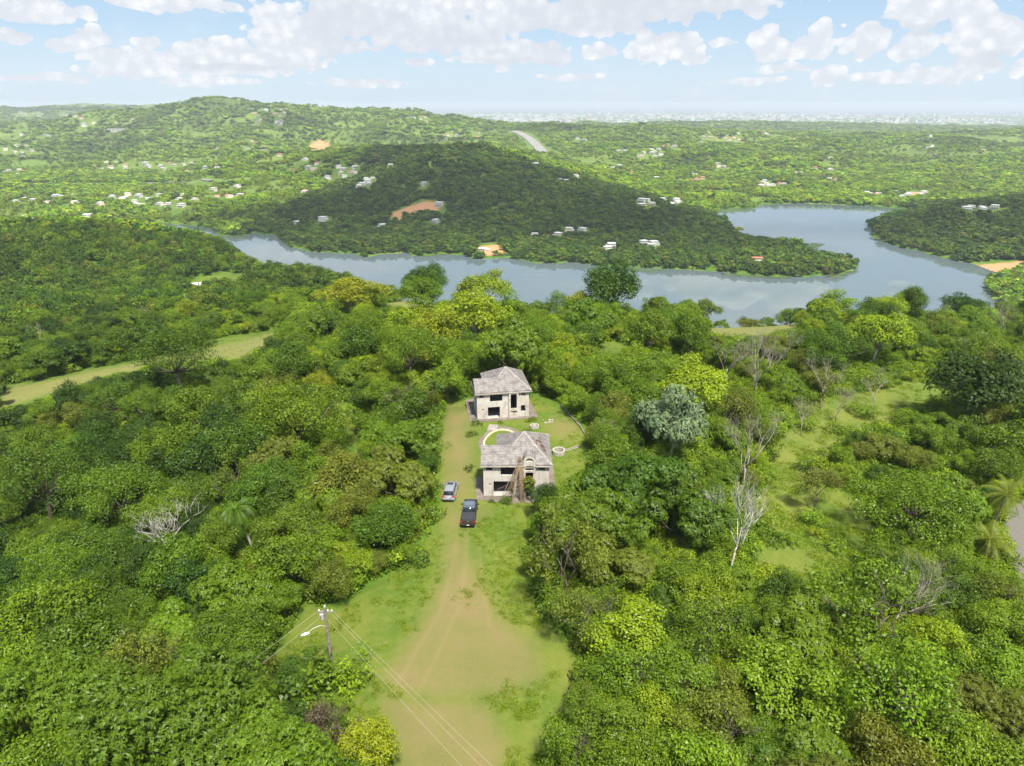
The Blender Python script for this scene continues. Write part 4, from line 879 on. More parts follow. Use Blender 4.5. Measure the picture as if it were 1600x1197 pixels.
for i, (u_, y, h, w) in enumerate(tw):
    d = ray(u_, 200); x = d[0]/d[1]*y; b_ = MB(); b_.box((-w/2, -12, -10), (w/2, 12, h), 0); b_.box((-w/4, -6, h), (w/4, 6, h+5), 1)
    for z in range(6, int(h)-3, 7): b_.box((-w/2+1, -12.4, z), (w/2-1, -11.9, z+2.5), 1)
    o = b_.obj('tower_block', CMT, None, label=twd[i] if i < 2 else 'white high-rise, '+ORDN[sorted(q[0] for q in tw).index(u_)]+' from the left on the coastal skyline', category='building', group='high-rise blocks of the distant city'); o.location = (x, y, -174)

# ------------------------------------------------------------------ clouds overhead, beyond the top of the frame, whose shadows fall on the hills
def cloud(x, y, rx, ry, seed, h=1100):
    # (x, y) = middle of the shadow on the ground at -120
    t_ = (h+120)/sd.z; px, py = x+sd.x*t_, y+sd.y*t_; r = random.Random(seed); b_ = bmesh.new()
    for i in range(26):
        a = r.uniform(0, 6.28); q = r.uniform(0, 1)**.6; s = r.uniform(.28, .45)*min(rx, ry)*(1.15-q*.5)
        bmesh.ops.create_icosphere(b_, subdivisions=3, radius=s, matrix=Matrix.Translation((math.cos(a)*q*rx*.8, math.sin(a)*q*ry*.8, r.uniform(0, .5)*s)))
    for v_ in b_.verts:
        nz = math.sin(v_.co.x*.021+seed)*math.sin(v_.co.y*.023)*16+math.sin(v_.co.x*.06)*math.sin(v_.co.y*.055+v_.co.z*.05)*7; v_.co += v_.co.normalized()*nz
        if v_.co.z < -30: v_.co.z = -30+(v_.co.z+30)*.15
    me = bpy.data.meshes.new('cloud'); b_.to_mesh(me); b_.free(); me.materials.append(CLM); me.polygons.foreach_set('use_smooth', np.ones(len(me.polygons), bool)); o = link('cloud', me, kind='stuff', label='white cumulus cloud, unseen overhead, casting shade on the hills'); rm = o.modifiers.new('r', 'REMESH'); rm.mode = 'VOXEL'; rm.voxel_size = max(14, min(rx, ry)/14); rm.use_smooth_shade = True; o.location = (px, py, h)
m, t, out = newmat('cloud'); d_ = t.node('ShaderNodeBsdfDiffuse'); d_.inputs[0].default_value = (.85, .85, .87, 1); tr_ = t.node('ShaderNodeBsdfTranslucent'); tr_.inputs[0].default_value = (.9, .9, .92, 1); mx = t.node('ShaderNodeMixShader'); mx.inputs[0].default_value = .5
t.l.new(d_.outputs[0], mx.inputs[1]); t.l.new(tr_.outputs[0], mx.inputs[2]); tp = t.node('ShaderNodeBsdfTransparent'); m3 = t.node('ShaderNodeMixShader'); m3.inputs[0].default_value = .72; t.l.new(mx.outputs[0], m3.inputs[1]); t.l.new(tp.outputs[0], m3.inputs[2]); t.l.new(m3.outputs[0], out.inputs[0]); CLM = m
def shadow(u, v, y, rx, ry, seed): p = at_y(u, v, y); cloud(p[0], p[1], rx, ry, seed)
shadow(560, 340, 1280, 330, 230, 1); shadow(800, 320, 1350, 420, 330, 2); shadow(1050, 380, 1130, 300, 190, 3); shadow(1520, 350, 1120, 330, 170, 4); shadow(640, 235, 1900, 420, 260, 5); shadow(430, 345, 1220, 180, 130, 17); shadow(1100, 250, 2350, 240, 120, 18); shadow(1500, 225, 3100, 420, 200, 19); shadow(850, 200, 3900, 300, 220, 20); shadow(150, 230, 3000, 350, 150, 21); shadow(980, 215, 3200, 260, 130, 22)  # the closing random clouds are added for shade contrast on the far hills
shadow(455, 198, 3550, 200, 200, 6); shadow(560, 178, 4700, 300, 200, 7); shadow(650, 205, 3300, 420, 150, 8); shadow(230, 215, 3500, 500, 160, 9); shadow(1150, 189, 6400, 1500, 400, 10); shadow(330, 163, 3950, 420, 150, 11);  shadow(900,185,4700,500,150,13); shadow(1320, 240, 2600, 260, 120, 15); shadow(60, 250, 2600, 300, 160, 16)
shadow(60, 180, 7000, 1500, 500, 14)

# ------------------------------------------------------------------ the two ruined houses
def stained(name, base, grime, pink=None, sc=1.0, streak=True, bump=.3):
    m, t, out = newmat(name); b = t.node('ShaderNodeBsdfPrincipled'); t.l.new(b.outputs[0], out.inputs[0]); b.inputs['Roughness'].default_value = .92; b.inputs['Specular IOR Level'].default_value = .2
    tc = t.node('ShaderNodeTexCoord'); mp = t.node('ShaderNodeMapping'); t.l.new(tc.outputs['Object'], mp.inputs[0]); mp.inputs['Scale'].default_value = (1, 1, .35) if streak else (1, 1, 1)
    a = t.noise(mp.outputs[0], 1.3*sc, 6, .7); c_ = t.noise(mp.outputs[0], 5*sc, 5, .7); p_ = t.noise(tc.outputs['Object'], .5*sc, 4, .6)
    col = base
    if pink: col = t.mix(t.ramp(p_, .4, .62), base, pink)
    col = t.mix(t.ramp(a, .47, .68, 0, .8), col, grime); col = t.mix(t.ramp(c_, .58, .75, 0, .6), col, tuple(g*.7 for g in grime))
    t.put(b.inputs['Base Color'], col); bp = t.node('ShaderNodeBump'); bp.inputs['Strength'].default_value = bump; bp.inputs['Distance'].default_value = .03; t.l.new(c_, bp.inputs['Height']); t.l.new(bp.outputs[0], b.inputs['Normal']); return m
WALL = stained('stained_plaster', (.54, .515, .49), (.27, .25, .225), (.50, .43, .385))
INNER = stained('bare_concrete', (.40, .39, .37), (.22, .21, .19)); SLAB = stained('mossy_slab', (.20, .17, .15), (.10, .10, .06), (.16, .13, .115), streak=False)
def roofmat():
    m, t, out = newmat('weathered_roof_tiles'); b = t.node('ShaderNodeBsdfPrincipled'); t.l.new(b.outputs[0], out.inputs[0]); b.inputs['Roughness'].default_value = .9; b.inputs['Specular IOR Level'].default_value = .2
    tc = t.node('ShaderNodeTexCoord'); s = t.node('ShaderNodeSeparateXYZ'); t.l.new(tc.outputs['Object'], s.inputs[0])
    course = t.m('FRACT', t.m('MULTIPLY', s.outputs[2], 4.6)); a = t.noise(tc.outputs['Object'], 1.1, 6, .72); c_ = t.noise(tc.outputs['Object'], 6.5, 4, .7)
    br = t.node('ShaderNodeTexVoronoi'); mp = t.node('ShaderNodeMapping'); t.l.new(tc.outputs['Object'], mp.inputs[0]); mp.inputs['Scale'].default_value = (2.2, 2.2, 4.6); t.l.new(mp.outputs[0], br.inputs['Vector']); br.inputs['Scale'].default_value = 1.0
    col = t.mix(t.ramp(a, .38, .66), (.255, .235, .225), (.135, .122, .125)); col = t.mix(t.ramp(c_, .54, .70, 0, .6), col, (.37, .345, .325))
    sp_ = t.node('ShaderNodeSeparateColor'); t.l.new(br.outputs['Color'], sp_.inputs[0]); col = t.mix(1.0, col, t.mix(sp_.outputs[0], (.96,)*3, (1.04,)*3), 'MULTIPLY')
    col = t.mix(t.ramp(course, .78, .92, 0, .38), col, (.06, .055, .055)); t.put(b.inputs['Base Color'], col)
    bp = t.node('ShaderNodeBump'); bp.inputs['Strength'].default_value = .8; bp.inputs['Distance'].default_value = .06; t.l.new(t.m('ADD', course, c_), bp.inputs['Height']); t.l.new(bp.outputs[0], b.inputs['Normal']); return m
ROOF = roofmat(); RIDGE = simple('ridge_cap', (.37, .34, .31), .9, noise=.4, nscale=3); ROT = simple('rotten_wood', (.14, .08, .05), .95, noise=.5, nscale=4)
def wall_holes(mb, Wd, H_, holes, th=.2, x0=0, y0=0, z0=0, m=0, axis='x'):
    xs = sorted({0, Wd, *[a for h in holes for a in (h[0], h[1])]}); zs = sorted({0, H_, *[a for h in holes for a in (h[2], h[3])]})
    for zi in range(len(zs)-1):
        run = None
        for xi in range(len(xs)):
            solid = xi < len(xs)-1 and not any(h[0] <= (xs[xi]+xs[xi+1])/2 <= h[1] and h[2] <= (zs[zi]+zs[zi+1])/2 <= h[3] for h in holes)
            if solid and run is None: run = xs[xi]
            if not solid and run is not None:
                a, b_ = run, xs[xi]
                if axis == 'x': mb.box((x0+a, y0, z0+zs[zi]), (x0+b_, y0+th, z0+zs[zi+1]), m)
                else: mb.box((x0, y0+a, z0+zs[zi]), (x0+th, y0+b_, z0+zs[zi+1]), m)
                run = None
def ruin(loc, yaw, near, label, s=1.0):
    e = empty('abandoned_house', loc, yaw, label=label, category='house', group='two ruined twin houses'); e.scale = (s, s, s)
    a = MB(); H_ = 4.96
    fh = [(.40, 1.3, 4.12, 4.56), (2.45, 4.75, 3.35, 4.6), (1.42, 4.3, 0.02, 2.35), (.75, 1.12, 1.75, 1.98), (7.75, 8.65, 4.12, 4.56)] if near else \
         [(.42, 1.2, 4.12, 4.5), (2.3, 4.5, 3.25, 4.5), (1.9, 4.05, 0.02, 2.2), (.85, 1.15, 1.65, 1.92), (7.9, 8.7, 4.12, 4.5), (7.85, 8.7, 1.0, 2.2)]
    bx0, bx1 = 5.65, 7.35
    fh2 = [h for h in fh if h[1] < bx0]; wall_holes(a, bx0, H_, fh2); wall_holes(a, 9.3-bx1, H_, [(h[0]-bx1, h[1]-bx1, h[2], h[3]) for h in fh if h[0] > bx1], x0=bx1)
    a.box((0, .2, 0), (.2, 5.2, H_)); a.box((.2, 5.0, 0), (2.05, 5.2, H_)); wall_holes(a, 4.0, H_, [(1, 2.2, 3, 4.2)], x0=2.05, y0=5.0, axis='y'); a.box((2.05, 9.0, 0), (9.3, 9.2, H_)); wall_holes(a, 8.8, H_, [(1.5, 2.7, 3.2, 4.4), (5, 6.4, 3.2, 4.4), (2, 3, .3, 2.2)], x0=9.1, y0=.2, axis='y')
    a.obj('wall', [WALL], e)
    # projecting entrance bay
    q = MB(); bh = [(.25, 1.45, 4.25, 4.62), (.3, 1.4, 2.3, 3.95), (.35, 1.35, .02, 1.9)] if near else [(.3, 1.4, 1.8, 4.6), (.25, 1.45, .9, 1.3)]
    wall_holes(q, bx1-bx0, H_, bh, x0=bx0, y0=-.32); q.box((bx0, -.12, 0), (bx0+.18, .2, H_)); q.box((bx1-.18, -.12, 0), (bx1, .2, H_)); q.obj('entrance_bay', [WALL], e)
    fr = MB()
    for x in (bx0+.3, bx1-.34): fr.box((x, -.30, 2.2), (x+.05, -.2, 4.2), 0)
    fr.box((bx0+.36, -.29, 3.2), (bx1-.36, -.22, 3.26), 0)
    if near: fr.obj('window_frame', [simple('rusty_frame', (.2, .14, .1), .8)], e)
    i = MB(); i.box((.2, .2, -.1), (2.05, 5.0, .02)); i.box((2.05, .2, -.1), (9.1, 9.0, .02)); i.box((.2, .2, 2.45), (2.05, 4.98, 2.62)); i.box((2.25, .2, 2.45), (5.6, 8.9, 2.62)); i.box((7.4, .2, 2.45), (9.1, 8.9, 2.62)); i.box((5.5, .25, .02), (5.62, 8.6, 2.44)); i.box((.25, 4.4, 2.63), (9.05, 4.55, 4.9)); i.box((2.3, 5.2, .02), (5.4, 5.32, 2.44)); i.obj('interior', [INNER], e)
    # roof
    zr = 5.0; ap = (5.75, 4.5, 7.9); v = [(-.35, -.35, zr), (1.75, -.35, zr), (9.7, -.35, zr), ap, (4.09, 2.49, 6.7), (-.35, 2.49, 6.7), (1.75, 5.35, zr), (-.35, 5.35, zr), (1.75, 9.35, zr), (9.7, 9.35, zr)]
    f = [[0, 1, 4, 5], [1, 2, 3, 4], [5, 4, 6, 7], [3, 8, 6, 4], [8, 3, 9], [2, 9, 3]]
    hole = MB().add(v, f); ro = hole.obj('roof', [ROOF], e); sm_ = ro.modifiers.new('s', 'SOLIDIFY'); sm_.thickness = .16; sm_.offset = 1
    rc = MB()
    def cap(p, q_, w=.13): rc.tube([Vector(p)+Vector((0, 0, .10)), Vector(q_)+Vector((0, 0, .10))], w, 6)
    cap(v[2], ap); cap(v[9], ap, .1); cap((4.09, 2.49, 6.7), ap, .1)
    rc.obj('ridge_cap', [RIDGE], ro)
    fa_ = MB(); fa_.box((-.37, -.40, 4.84), (9.72, -.33, 5.02)); fa_.box((9.68, -.32, 4.84), (9.74, 9.35, 5.02)); fa_.box((-.41, -.32, 4.84), (-.36, 5.35, 5.02)); fa_.obj('eaves_board', [WALL], ro)
    so = MB(); so.add([(-.35, -.33, 4.97), (9.68, -.33, 4.97), (9.68, 9.3, 4.97), (1.75, 9.3, 4.97), (1.75, 5.33, 4.97), (-.35, 5.33, 4.97)], [[5, 4, 3, 2, 1, 0]]); so.obj('soffit', [INNER], ro)
    gb = MB(); gb.add([(-.05, -.2, 5), (-.05, 5.2, 5), (-.05, 2.49, 6.6)], [[0, 1, 2]]); gb.add([(.1, -.2, 5), (.1, 5.2, 5), (.1, 2.49, 6.6)], [[2, 1, 0]]); gb.obj('gable', [WALL], ro)
    if near:
        # round-headed dormer wall with a half-round recess
        d = MB(); cx, R0, R1, zb = (bx0+bx1)/2, .52, .86, 5.75; n = 18
        arc = lambda R, y: [(cx+R*math.cos(math.pi*k/n), y, zb+R*math.sin(math.pi*k/n)) for k in range(n+1)]
        o_, i_ = arc(R1, -.42), arc(R0, -.42); ob, ib = arc(R1, 2.6), arc(R0, -.12)
        vs = o_+i_+ob+ib; N1 = n+1; F = []
        for k in range(n): F += [[k, k+1, N1+k+1, N1+k], [k, 2*N1+k, 2*N1+k+1, k+1], [N1+k, N1+k+1, 3*N1+k+1, 3*N1+k]]
        d.add(vs, F, 0); d.m = [1 if (i_ % 3) == 1 else 0 for i_ in range(len(F))]; d.box((cx-R1, -.42, 4.9), (cx-R0, 2.0, zb)); d.box((cx+R0, -.42, 4.9), (cx+R1, 2.0, zb)); d.box((cx-R0, -.40, 4.9), (cx+R0, -.1, zb)); dm = d.obj('arched_dormer', [WALL, ROOF], ro)
        g = MB(); g.add([(cx, -.14, zb)]+ib, [[0, k+1, k+2] for k in range(n)]); g.obj('arch_window', [simple('arch_glass', (.30, .27, .25), .6, noise=.4, nscale=3)], dm)
        # rotted patch on the right roof plane
        hb = MB(); rr = random.Random(4)
        nrm = Vector((9.7-5.75, 0, 0)).cross(Vector((0, 1, 0)))
        for cxy in [(8.2, 4.6, .55), (8.45, 3.5, .6), (7.7, 4.2, .35), (8.7, 2.7, .5), (7.6, 3.2, .25), (8.1, 5.6, .3)]:
            pts = [];
            for k in range(14):
                A0 = 2*math.pi*k/14; rad = cxy[2]*rr.uniform(.6, 1.25); x = cxy[0]+math.cos(A0)*rad*.6; y = cxy[1]+math.sin(A0)*rad; z = 5+(9.7-x)/(9.7-5.75)*2.9+.215; pts.append((x, y, z))
            hb.add(pts, [list(range(14))])
        hb.obj('rotten_patch', [ROT], ro)
    return e
NH = ruin((-4.05, 84.5, .08), 0.0, True, 'near roofed ruin with arched dormer, hung with dead vines')
FH = ruin((-6.15, 110.0, float(ground(np.array([-3.]), np.array([113.]))[0])+.1), R_(9.5), False, 'far ruined house with tall narrow opening, at the head of the lawn', 1.0)
# ground slabs round the houses
def slab(name, pts, h, mat, label, cat, loc=(0, 0, 0), rz=0):
    n = len(pts); v = [(p[0], p[1], -.5) for p in pts]+[(p[0], p[1], h) for p in pts]; o = link(name, mkmesh(name, v, [list(range(n, 2*n)), *[[i, (i+1) % n, (i+1) % n+n, i+n] for i in range(n)]], [mat]), label=label, category=cat); o.location = loc; o.rotation_euler = (0, 0, rz); return o
slab('concrete_apron', [(-1.1, -.9), (1.4, -1.5), (3, -1.9), (6.5, -1.8), (10.3, -.8), (10.5, 9.5), (1, 10), (-.3, 5.5), (-1.6, 5.2)], .06, SLAB, 'cracked concrete apron under the near ruined house', 'apron', (-4.05, 84.5, 0))
fz = FH.location.z-.1
slab('concrete_apron', [(-1.5, -.6), (2.0, -1.1), (9.2, -.9), (10.9, -.6), (10.8, 9.5), (1, 10), (-1.2, 9)], .08, SLAB, 'stained concrete apron under the far ruined house', 'apron', (-6.15, 110, fz), R_(9.5))
slab('stone_step', [(0, 0), (1.6, 0), (1.9, 2.2), (.3, 2.4)], .12, simple('pale_concrete', (.34, .31, .28), .9, noise=.4), 'pale concrete steps between far ruined house and pool', 'steps', (-4.3, 105.6, 0))
# dead vines hanging over the near facade
rr = random.Random(11); dv = MB()
for k in range(22):
    x0 = 5.1+rr.uniform(-.3, .3); sp = rr.gauss(0, 1.25); g = rr.uniform(0, 1); p0 = (x0+rr.uniform(-.2, .3), 1.1-g*1.6, 5.85-g*.75); p1 = (x0+sp*.15, -.6, 5.0); p2 = (x0+.1+sp*.55-.3, -.95-rr.uniform(0, .3), rr.uniform(2.2, 3.6)); p3 = (x0-.1+sp*(1.0 if sp < 0 else .5), -1.2-rr.uniform(0, .8), 0)
    dv.tube([p0, p1, p2, p3], [.03, rr.uniform(.03, .08), rr.uniform(.025, .06), .02], 5)
    if k % 2 == 0: dv.tube([p2, (p2[0]+rr.uniform(-1.6, .5), p2[1]-.1, p2[2]-rr.uniform(.3, 1.6)), (p2[0]+rr.uniform(-2.6, .6), -1.0, p2[2]-rr.uniform(1.5, 2.3))], [.03, .022, .012], 4)
for k in range(60):
    a = rr.uniform(0, 6.28); c = Vector((5.15+rr.gauss(0, .18), .4+rr.gauss(0, .35), 5.7+rr.gauss(0, .2))); dv.tube([c, c+Vector((math.cos(a)*.4, math.sin(a)*.4, rr.uniform(-.2, .3)))], [.03, .012], 4)
o = dv.obj('dead_vine', [simple('dry_vine', (.30, .22, .14), .95, noise=.5, nscale=6)], None, label='bundle of dry brown vines hanging over the near house front', category='vine'); o.location = (-4.05, 84.5, .08)
sb, _ = crown_mesh('foliage', R=1.1, H=1.6, cz=2.2, nl=10, per=90, leaf=.26, seed=401, lr=(.3, .5))
o = link('climbing_shrub', sb, None, label='green shrub growing up the near house front beside the dead vines', category='shrub'); o.location = (2.45, 83.3, .1); o.color = (*TONE['olive green'], 1)
for (x, y, s, tone, lab) in [(-2.9, 82.9, .45, 'deep green', 'small weed clump before the near garage opening'), (-1.0, 82.7, .6, 'mid green', 'leafy weed clump at the foot of the dead vines'), (-6.2, 108.2, .9, 'deep green', 'low dark shrub at the corner of the far house'), (-2.0, 108.8, .5, 'mid green', 'small shrub before the far house garage'), (3.4, 109.6, .8, 'olive green', 'loose shrub beside the far house entrance bay'),
                           (2.6, 103.6, 1.25, 'olive green', 'tall twiggy shrub between the far house and the pool'), (-6.9, 103.8, .8, 'deep green', 'shrub on the drive side of the pool'), (-6.6, 92, .8, 'deep green', 'shrub at the drive side of the near house roof corner'), (12.4, 100.5, .7, 'mid green', 'shrub by the end of the pipes on the lawn')]:
    o = link('shrub', SHRUB[0], None, label=lab, category='shrub', group='shrubs round the ruins'); o.location = (x, y, float(ground(np.array([x]), np.array([y]))[0])-.1); o.scale = (s*.8*random.uniform(.7, 1.2), s*.8*random.uniform(.7, 1.2), s*.7); o.rotation_euler = (0, 0, x*3); o.color = (*tint(tone), 1)

# ------------------------------------------------------------------ pool, rings, pipes, wall, rubble
pc = (-1.7, 101.3); e = empty('swimming_pool', (pc[0], pc[1], 0), 0, label='kidney-shaped pool full of green algae between the ruins', category='pool')
def kid(R): return [(R*(.98+.07*math.sin(a*2+.6))*math.cos(a), R*(1+.08*math.sin(a))*math.sin(a)*1.5) for a in [2*math.pi*k/56 for k in range(56)]]
def annul(name, ro_, ri_, z0, z1, mat, par):
    A0, B0 = kid(ro_), kid(ri_); n = 56; v = [(x, y, z1) for x, y in A0]+[(x, y, z1) for x, y in B0]+[(x, y, z0) for x, y in A0]+[(x, y, z0) for x, y in B0]; f = []
    for i in range(n): j = (i+1) % n; f += [[i, j, n+j, n+i], [2*n+i, 2*n+j, j, i], [n+i, n+j, 3*n+j, 3*n+i]]
    return link(name, mkmesh(name, v, f, [mat]), par)
annul('deck', 3.75, 2.98, -.4, .07, SLAB, e); annul('coping', 3.0, 2.72, -.8, .16, simple('coping_stone', (.62, .55, .32), .85, noise=.3), e)
w = kid(2.75); link('water', mkmesh('water', [(x, y, -.03) for x, y in w], [list(range(56))], [simple('algae_water', (.36, .38, .02), .45, nscale=.8, noise=.2, col2=(.27, .33, .02))]), e)
CONC = simple('white_concrete', (.44, .41, .36), .85, noise=.3, nscale=3)
def at_g(u, v): p = pick(u, v); return p
p = at_g(873, 709); m_ = MB(); m_.ring((0, 0, 0), 1.02, .78, 0, .75); o = m_.obj('concrete_ring', [CONC], None, bevel=.03, label='round white concrete well ring on the lawn beside the near house', category='concrete ring'); o.location = p
p = at_g(826, 668); m_ = MB(); m_.ring((0, 0, 0), .80, .62, 0, .45); m_.ring((0, 0, 0), .34, .2, 0, .5, 20); o = m_.obj('fountain_basin', [CONC], None, bevel=.03, label='small double round basin on the lawn behind the near house', category='basin'); o.location = (p[0]+1.0, p[1], p[2])
for (a0, b0, lab) in [((879, 705), (905, 697), 'pale pipe lying on the lawn, the one touching the well ring'), ((884, 706), (903, 700), 'shorter pale pipe lying just in front of the other')]:
    A0, B0 = at_g(*a0), at_g(*b0); m_ = MB(); m_.tube([(A0[0], A0[1], A0[2]+.12), (B0[0], B0[1], B0[2]+.12)], .06, 8); m_.obj('pipe', [CONC], None, label=lab, category='pipe', group='pipes on the lawn')
m_ = MB(); wl = [at_g(*q) for q in ((876,634),(886,645),(896,656),(907,668),(914,680))]
for a0, b0 in zip(wl, wl[1:]):
    d_ = Vector(b0)-Vector(a0); nn = Vector((-d_.y, d_.x, 0)).normalized()*.12; vs = []
    for p_ in (a0, b0):
        for sg in (-1, 1):
            for z in (-.3, .28): vs.append((p_[0]+nn.x*sg, p_[1]+nn.y*sg, p_[2]+z))
    m_.add(vs, [[0, 1, 5, 4], [2, 6, 7, 3], [1, 3, 7, 5], [0, 2, 3, 1], [4, 5, 7, 6]])
m_.obj('garden_wall', [SLAB], None, label='low mossy block wall bounding the lawn', category='wall')
for i in range(9):
    p = at_g(850+rr.uniform(-6, 14), 660+rr.uniform(-4, 6)); b_ = bmesh.new(); bmesh.ops.create_icosphere(b_, subdivisions=2, radius=rr.uniform(.08, .22))
    for v_ in b_.verts: v_.co *= 1+.3*math.sin(v_.co.x*23+i)*math.cos(v_.co.y*19); v_.co.z *= .6
    me = bpy.data.meshes.new('rubble_stone'); b_.to_mesh(me); b_.free(); me.materials.append(CONC); o = link('rubble_stone', me, None, label='pale rubble stone on the lawn, '+ORDN[i]+' closest to the small basin', category='stone', group='rubble stones on the lawn'); o.location = (p[0], p[1], p[2]+.05)

# ------------------------------------------------------------------ vehicles (rear faces the camera)
def paint(name, col, rough=.28, metal=.3):
    m, t, out = newmat(name); b = t.node('ShaderNodeBsdfPrincipled'); t.l.new(b.outputs[0], out.inputs[0]); b.inputs['Base Color'].default_value = (*col, 1); b.inputs['Roughness'].default_value = rough; b.inputs['Metallic'].default_value = metal; b.inputs['Coat Weight'].default_value = .5; b.inputs['Coat Roughness'].default_value = .06; return m
GLS = paint('tinted_glass', (.015, .02, .025), .06, 0); TYRE = simple('tyre_rubber', (.02, .02, .02), .85); RIM = simple('alloy', (.5, .5, .52), .35, .9); REDL = paint('red_lens', (.45, .01, .02), .2, 0); BLK = simple('black_plastic', (.02, .02, .022), .6); CHR = simple('chrome', (.6, .6, .6), .2, 1); PLATE = simple('plate', (.75, .75, .72), .5)
def loft(mb, secs, m=0, n=None):
    """secs: (y, [(x, z) half outline from bottom centre to top centre])"""
    k = len(secs[0][1]); V = []
    for y, pr in secs: V += [(x, y, z) for x, z in pr]+[(-x, y, z) for x, z in pr]
    f = []
    for i in range(len(secs)-1):
        a, b_ = i*2*k, (i+1)*2*k
        for j in range(k-1): f += [[a+j, a+j+1, b_+j+1, b_+j][::-1], [a+k+j, a+k+j+1, b_+k+j+1, b_+k+j]]
    L = (len(secs)-1)*2*k
    f.append([*range(0, k), *range(2*k-1, k-1, -1)]); f.append([*range(L, L+k), *range(L+2*k-1, L+k-1, -1)][::-1]); return mb.add(V, f, m)
def wheel(par, x, y, R=.36):
    w = MB(); sg = 1 if x > 0 else -1; 
    def cyl(mb, r0, xa, xb, n=24):
        mb.tube([(xa, y, R), (xb, y, R)], r0, n)
    t_ = MB(); cyl(t_, R, x-sg*.22, x); wo_ = t_.obj('wheel', [TYRE], par, smooth=False, bevel=.02); r_ = MB(); cyl(r_, R*.62, x, x+sg*.012, 20); r_.obj('rim', [RIM], wo_)
def lower(hw, zt, zb=.30, tuck=.06): return [(0, zb), (hw*.86, zb), (hw-.02, zb+.12), (hw, zb+(zt-zb)*.5), (hw-tuck, zt-.04), (hw-tuck-.07, zt), (0, zt+.03)]
def suv(loc, rz, label):
    e = empty('silver_suv', loc, rz, label=label, category='car'); P_ = paint('silver_paint', (.28, .29, .33))
    b_ = MB(); loft(b_, [(-2.28, lower(.80, .78, .38)), (-2.22, lower(.88, .95, .34)), (-1.9, lower(.92, 1.02)), (-.5, lower(.93, 1.03)), (.9, lower(.93, 1.03)), (1.3, lower(.92, 1.0)), (1.95, lower(.88, .88)), (2.25, lower(.76, .72, .36))]); bo = b_.obj('body', [P_], e, True, .015)
    g = MB(); cab = lambda hb, ht, z0, z1: [(0, z0), (hb, z0), (hb*.5+ht*.5+.02, (z0+z1)/2), (ht, z1), (0, z1+.01)]
    loft(g, [(-2.12, cab(.80, .78, 1.0, 1.08)), (-1.78, cab(.82, .68, 1.0, 1.56)), (-1.2, cab(.84, .70, 1.0, 1.62)), (.1, cab(.84, .70, 1.0, 1.62)), (.62, cab(.84, .68, 1.0, 1.52)), (1.32, cab(.80, .76, .98, 1.03))]); g.obj('windows', [GLS], e, True)
    r_ = MB(); loft(r_, [(-1.86, [(0, 1.56), (.68, 1.55), (.70, 1.58), (.62, 1.61), (0, 1.62)]), (-1.2, [(0, 1.62), (.71, 1.61), (.72, 1.65), (.63, 1.69), (0, 1.70)]), (.0, [(0, 1.62), (.71, 1.61), (.72, 1.65), (.63, 1.69), (0, 1.70)]), (.52, [(0, 1.55), (.68, 1.54), (.69, 1.57), (.6, 1.60), (0, 1.61)])])
    ro = r_.obj('roof', [P_], e, True, .01); sf = MB(); sf.box((-.42, -.35, 1.702), (.42, .25, 1.715)); sf.obj('sunroof', [GLS], ro)
    pi = MB()
    for sg in (-1, 1):
        pi.tube([(sg*.80, -2.10, 1.06), (sg*.70, -1.82, 1.58)], .045, 6); pi.tube([(sg*.79, 1.25, 1.04), (sg*.69, .55, 1.56)], .035, 6); rl = MB(); rl.tube([(sg*.66, -1.5, 1.73), (sg*.66, .3, 1.73)], .022, 6); rl.obj('roof_rail', [BLK], ro)
        tl = MB(); tl.box((sg*.88-.11, -2.285, .80), (sg*.88+.03*sg-.0, -2.08, .99)) if sg > 0 else tl.box((-.91, -2.285, .80), (-.77, -2.08, .99)); tl.box((sg*.62-.16, -2.29, .86), (sg*.62+.16, -2.2, .97)); tl.obj('tail_light', [REDL], e)
        hl_ = MB(); hl_.box((sg*.66-.16, 2.05, .62), (sg*.66+.16, 2.22, .76)); hl_.obj('headlight', [CHR], e)
        mr = MB(); mr.box((sg*1.0-.11, .78, 1.02), (sg*1.0+.11, .92, 1.16)); mr.obj('wing_mirror', [P_], e, bevel=.02)
    pi.obj('pillar', [P_], e)
    bu = MB(); bu.box((-.82, -2.36, .36), (.82, -2.2, .58)); bu.obj('bumper', [P_], e, bevel=.03); bl = MB(); bl.box((-.7, -2.375, .30), (.7, -2.2, .40)); bl.obj('lower_trim', [BLK], e)
    pl_ = MB(); pl_.box((-.16, -2.30, .68), (.16, -2.27, .79)); pl_.obj('number_plate', [PLATE], e); sp_ = MB(); sp_.box((-.62, -1.98, 1.57), (.62, -1.78, 1.62)); sp_.obj('spoiler', [P_], e, bevel=.01)
    wp = MB(); wp.tube([(0, -2.10, 1.12), (.38, -1.98, 1.3)], .012, 4); wp.obj('wiper', [BLK], e)
    for x in (-.93, .93):
        for y in (-1.38, 1.38): wheel(e, x, y)
    return e
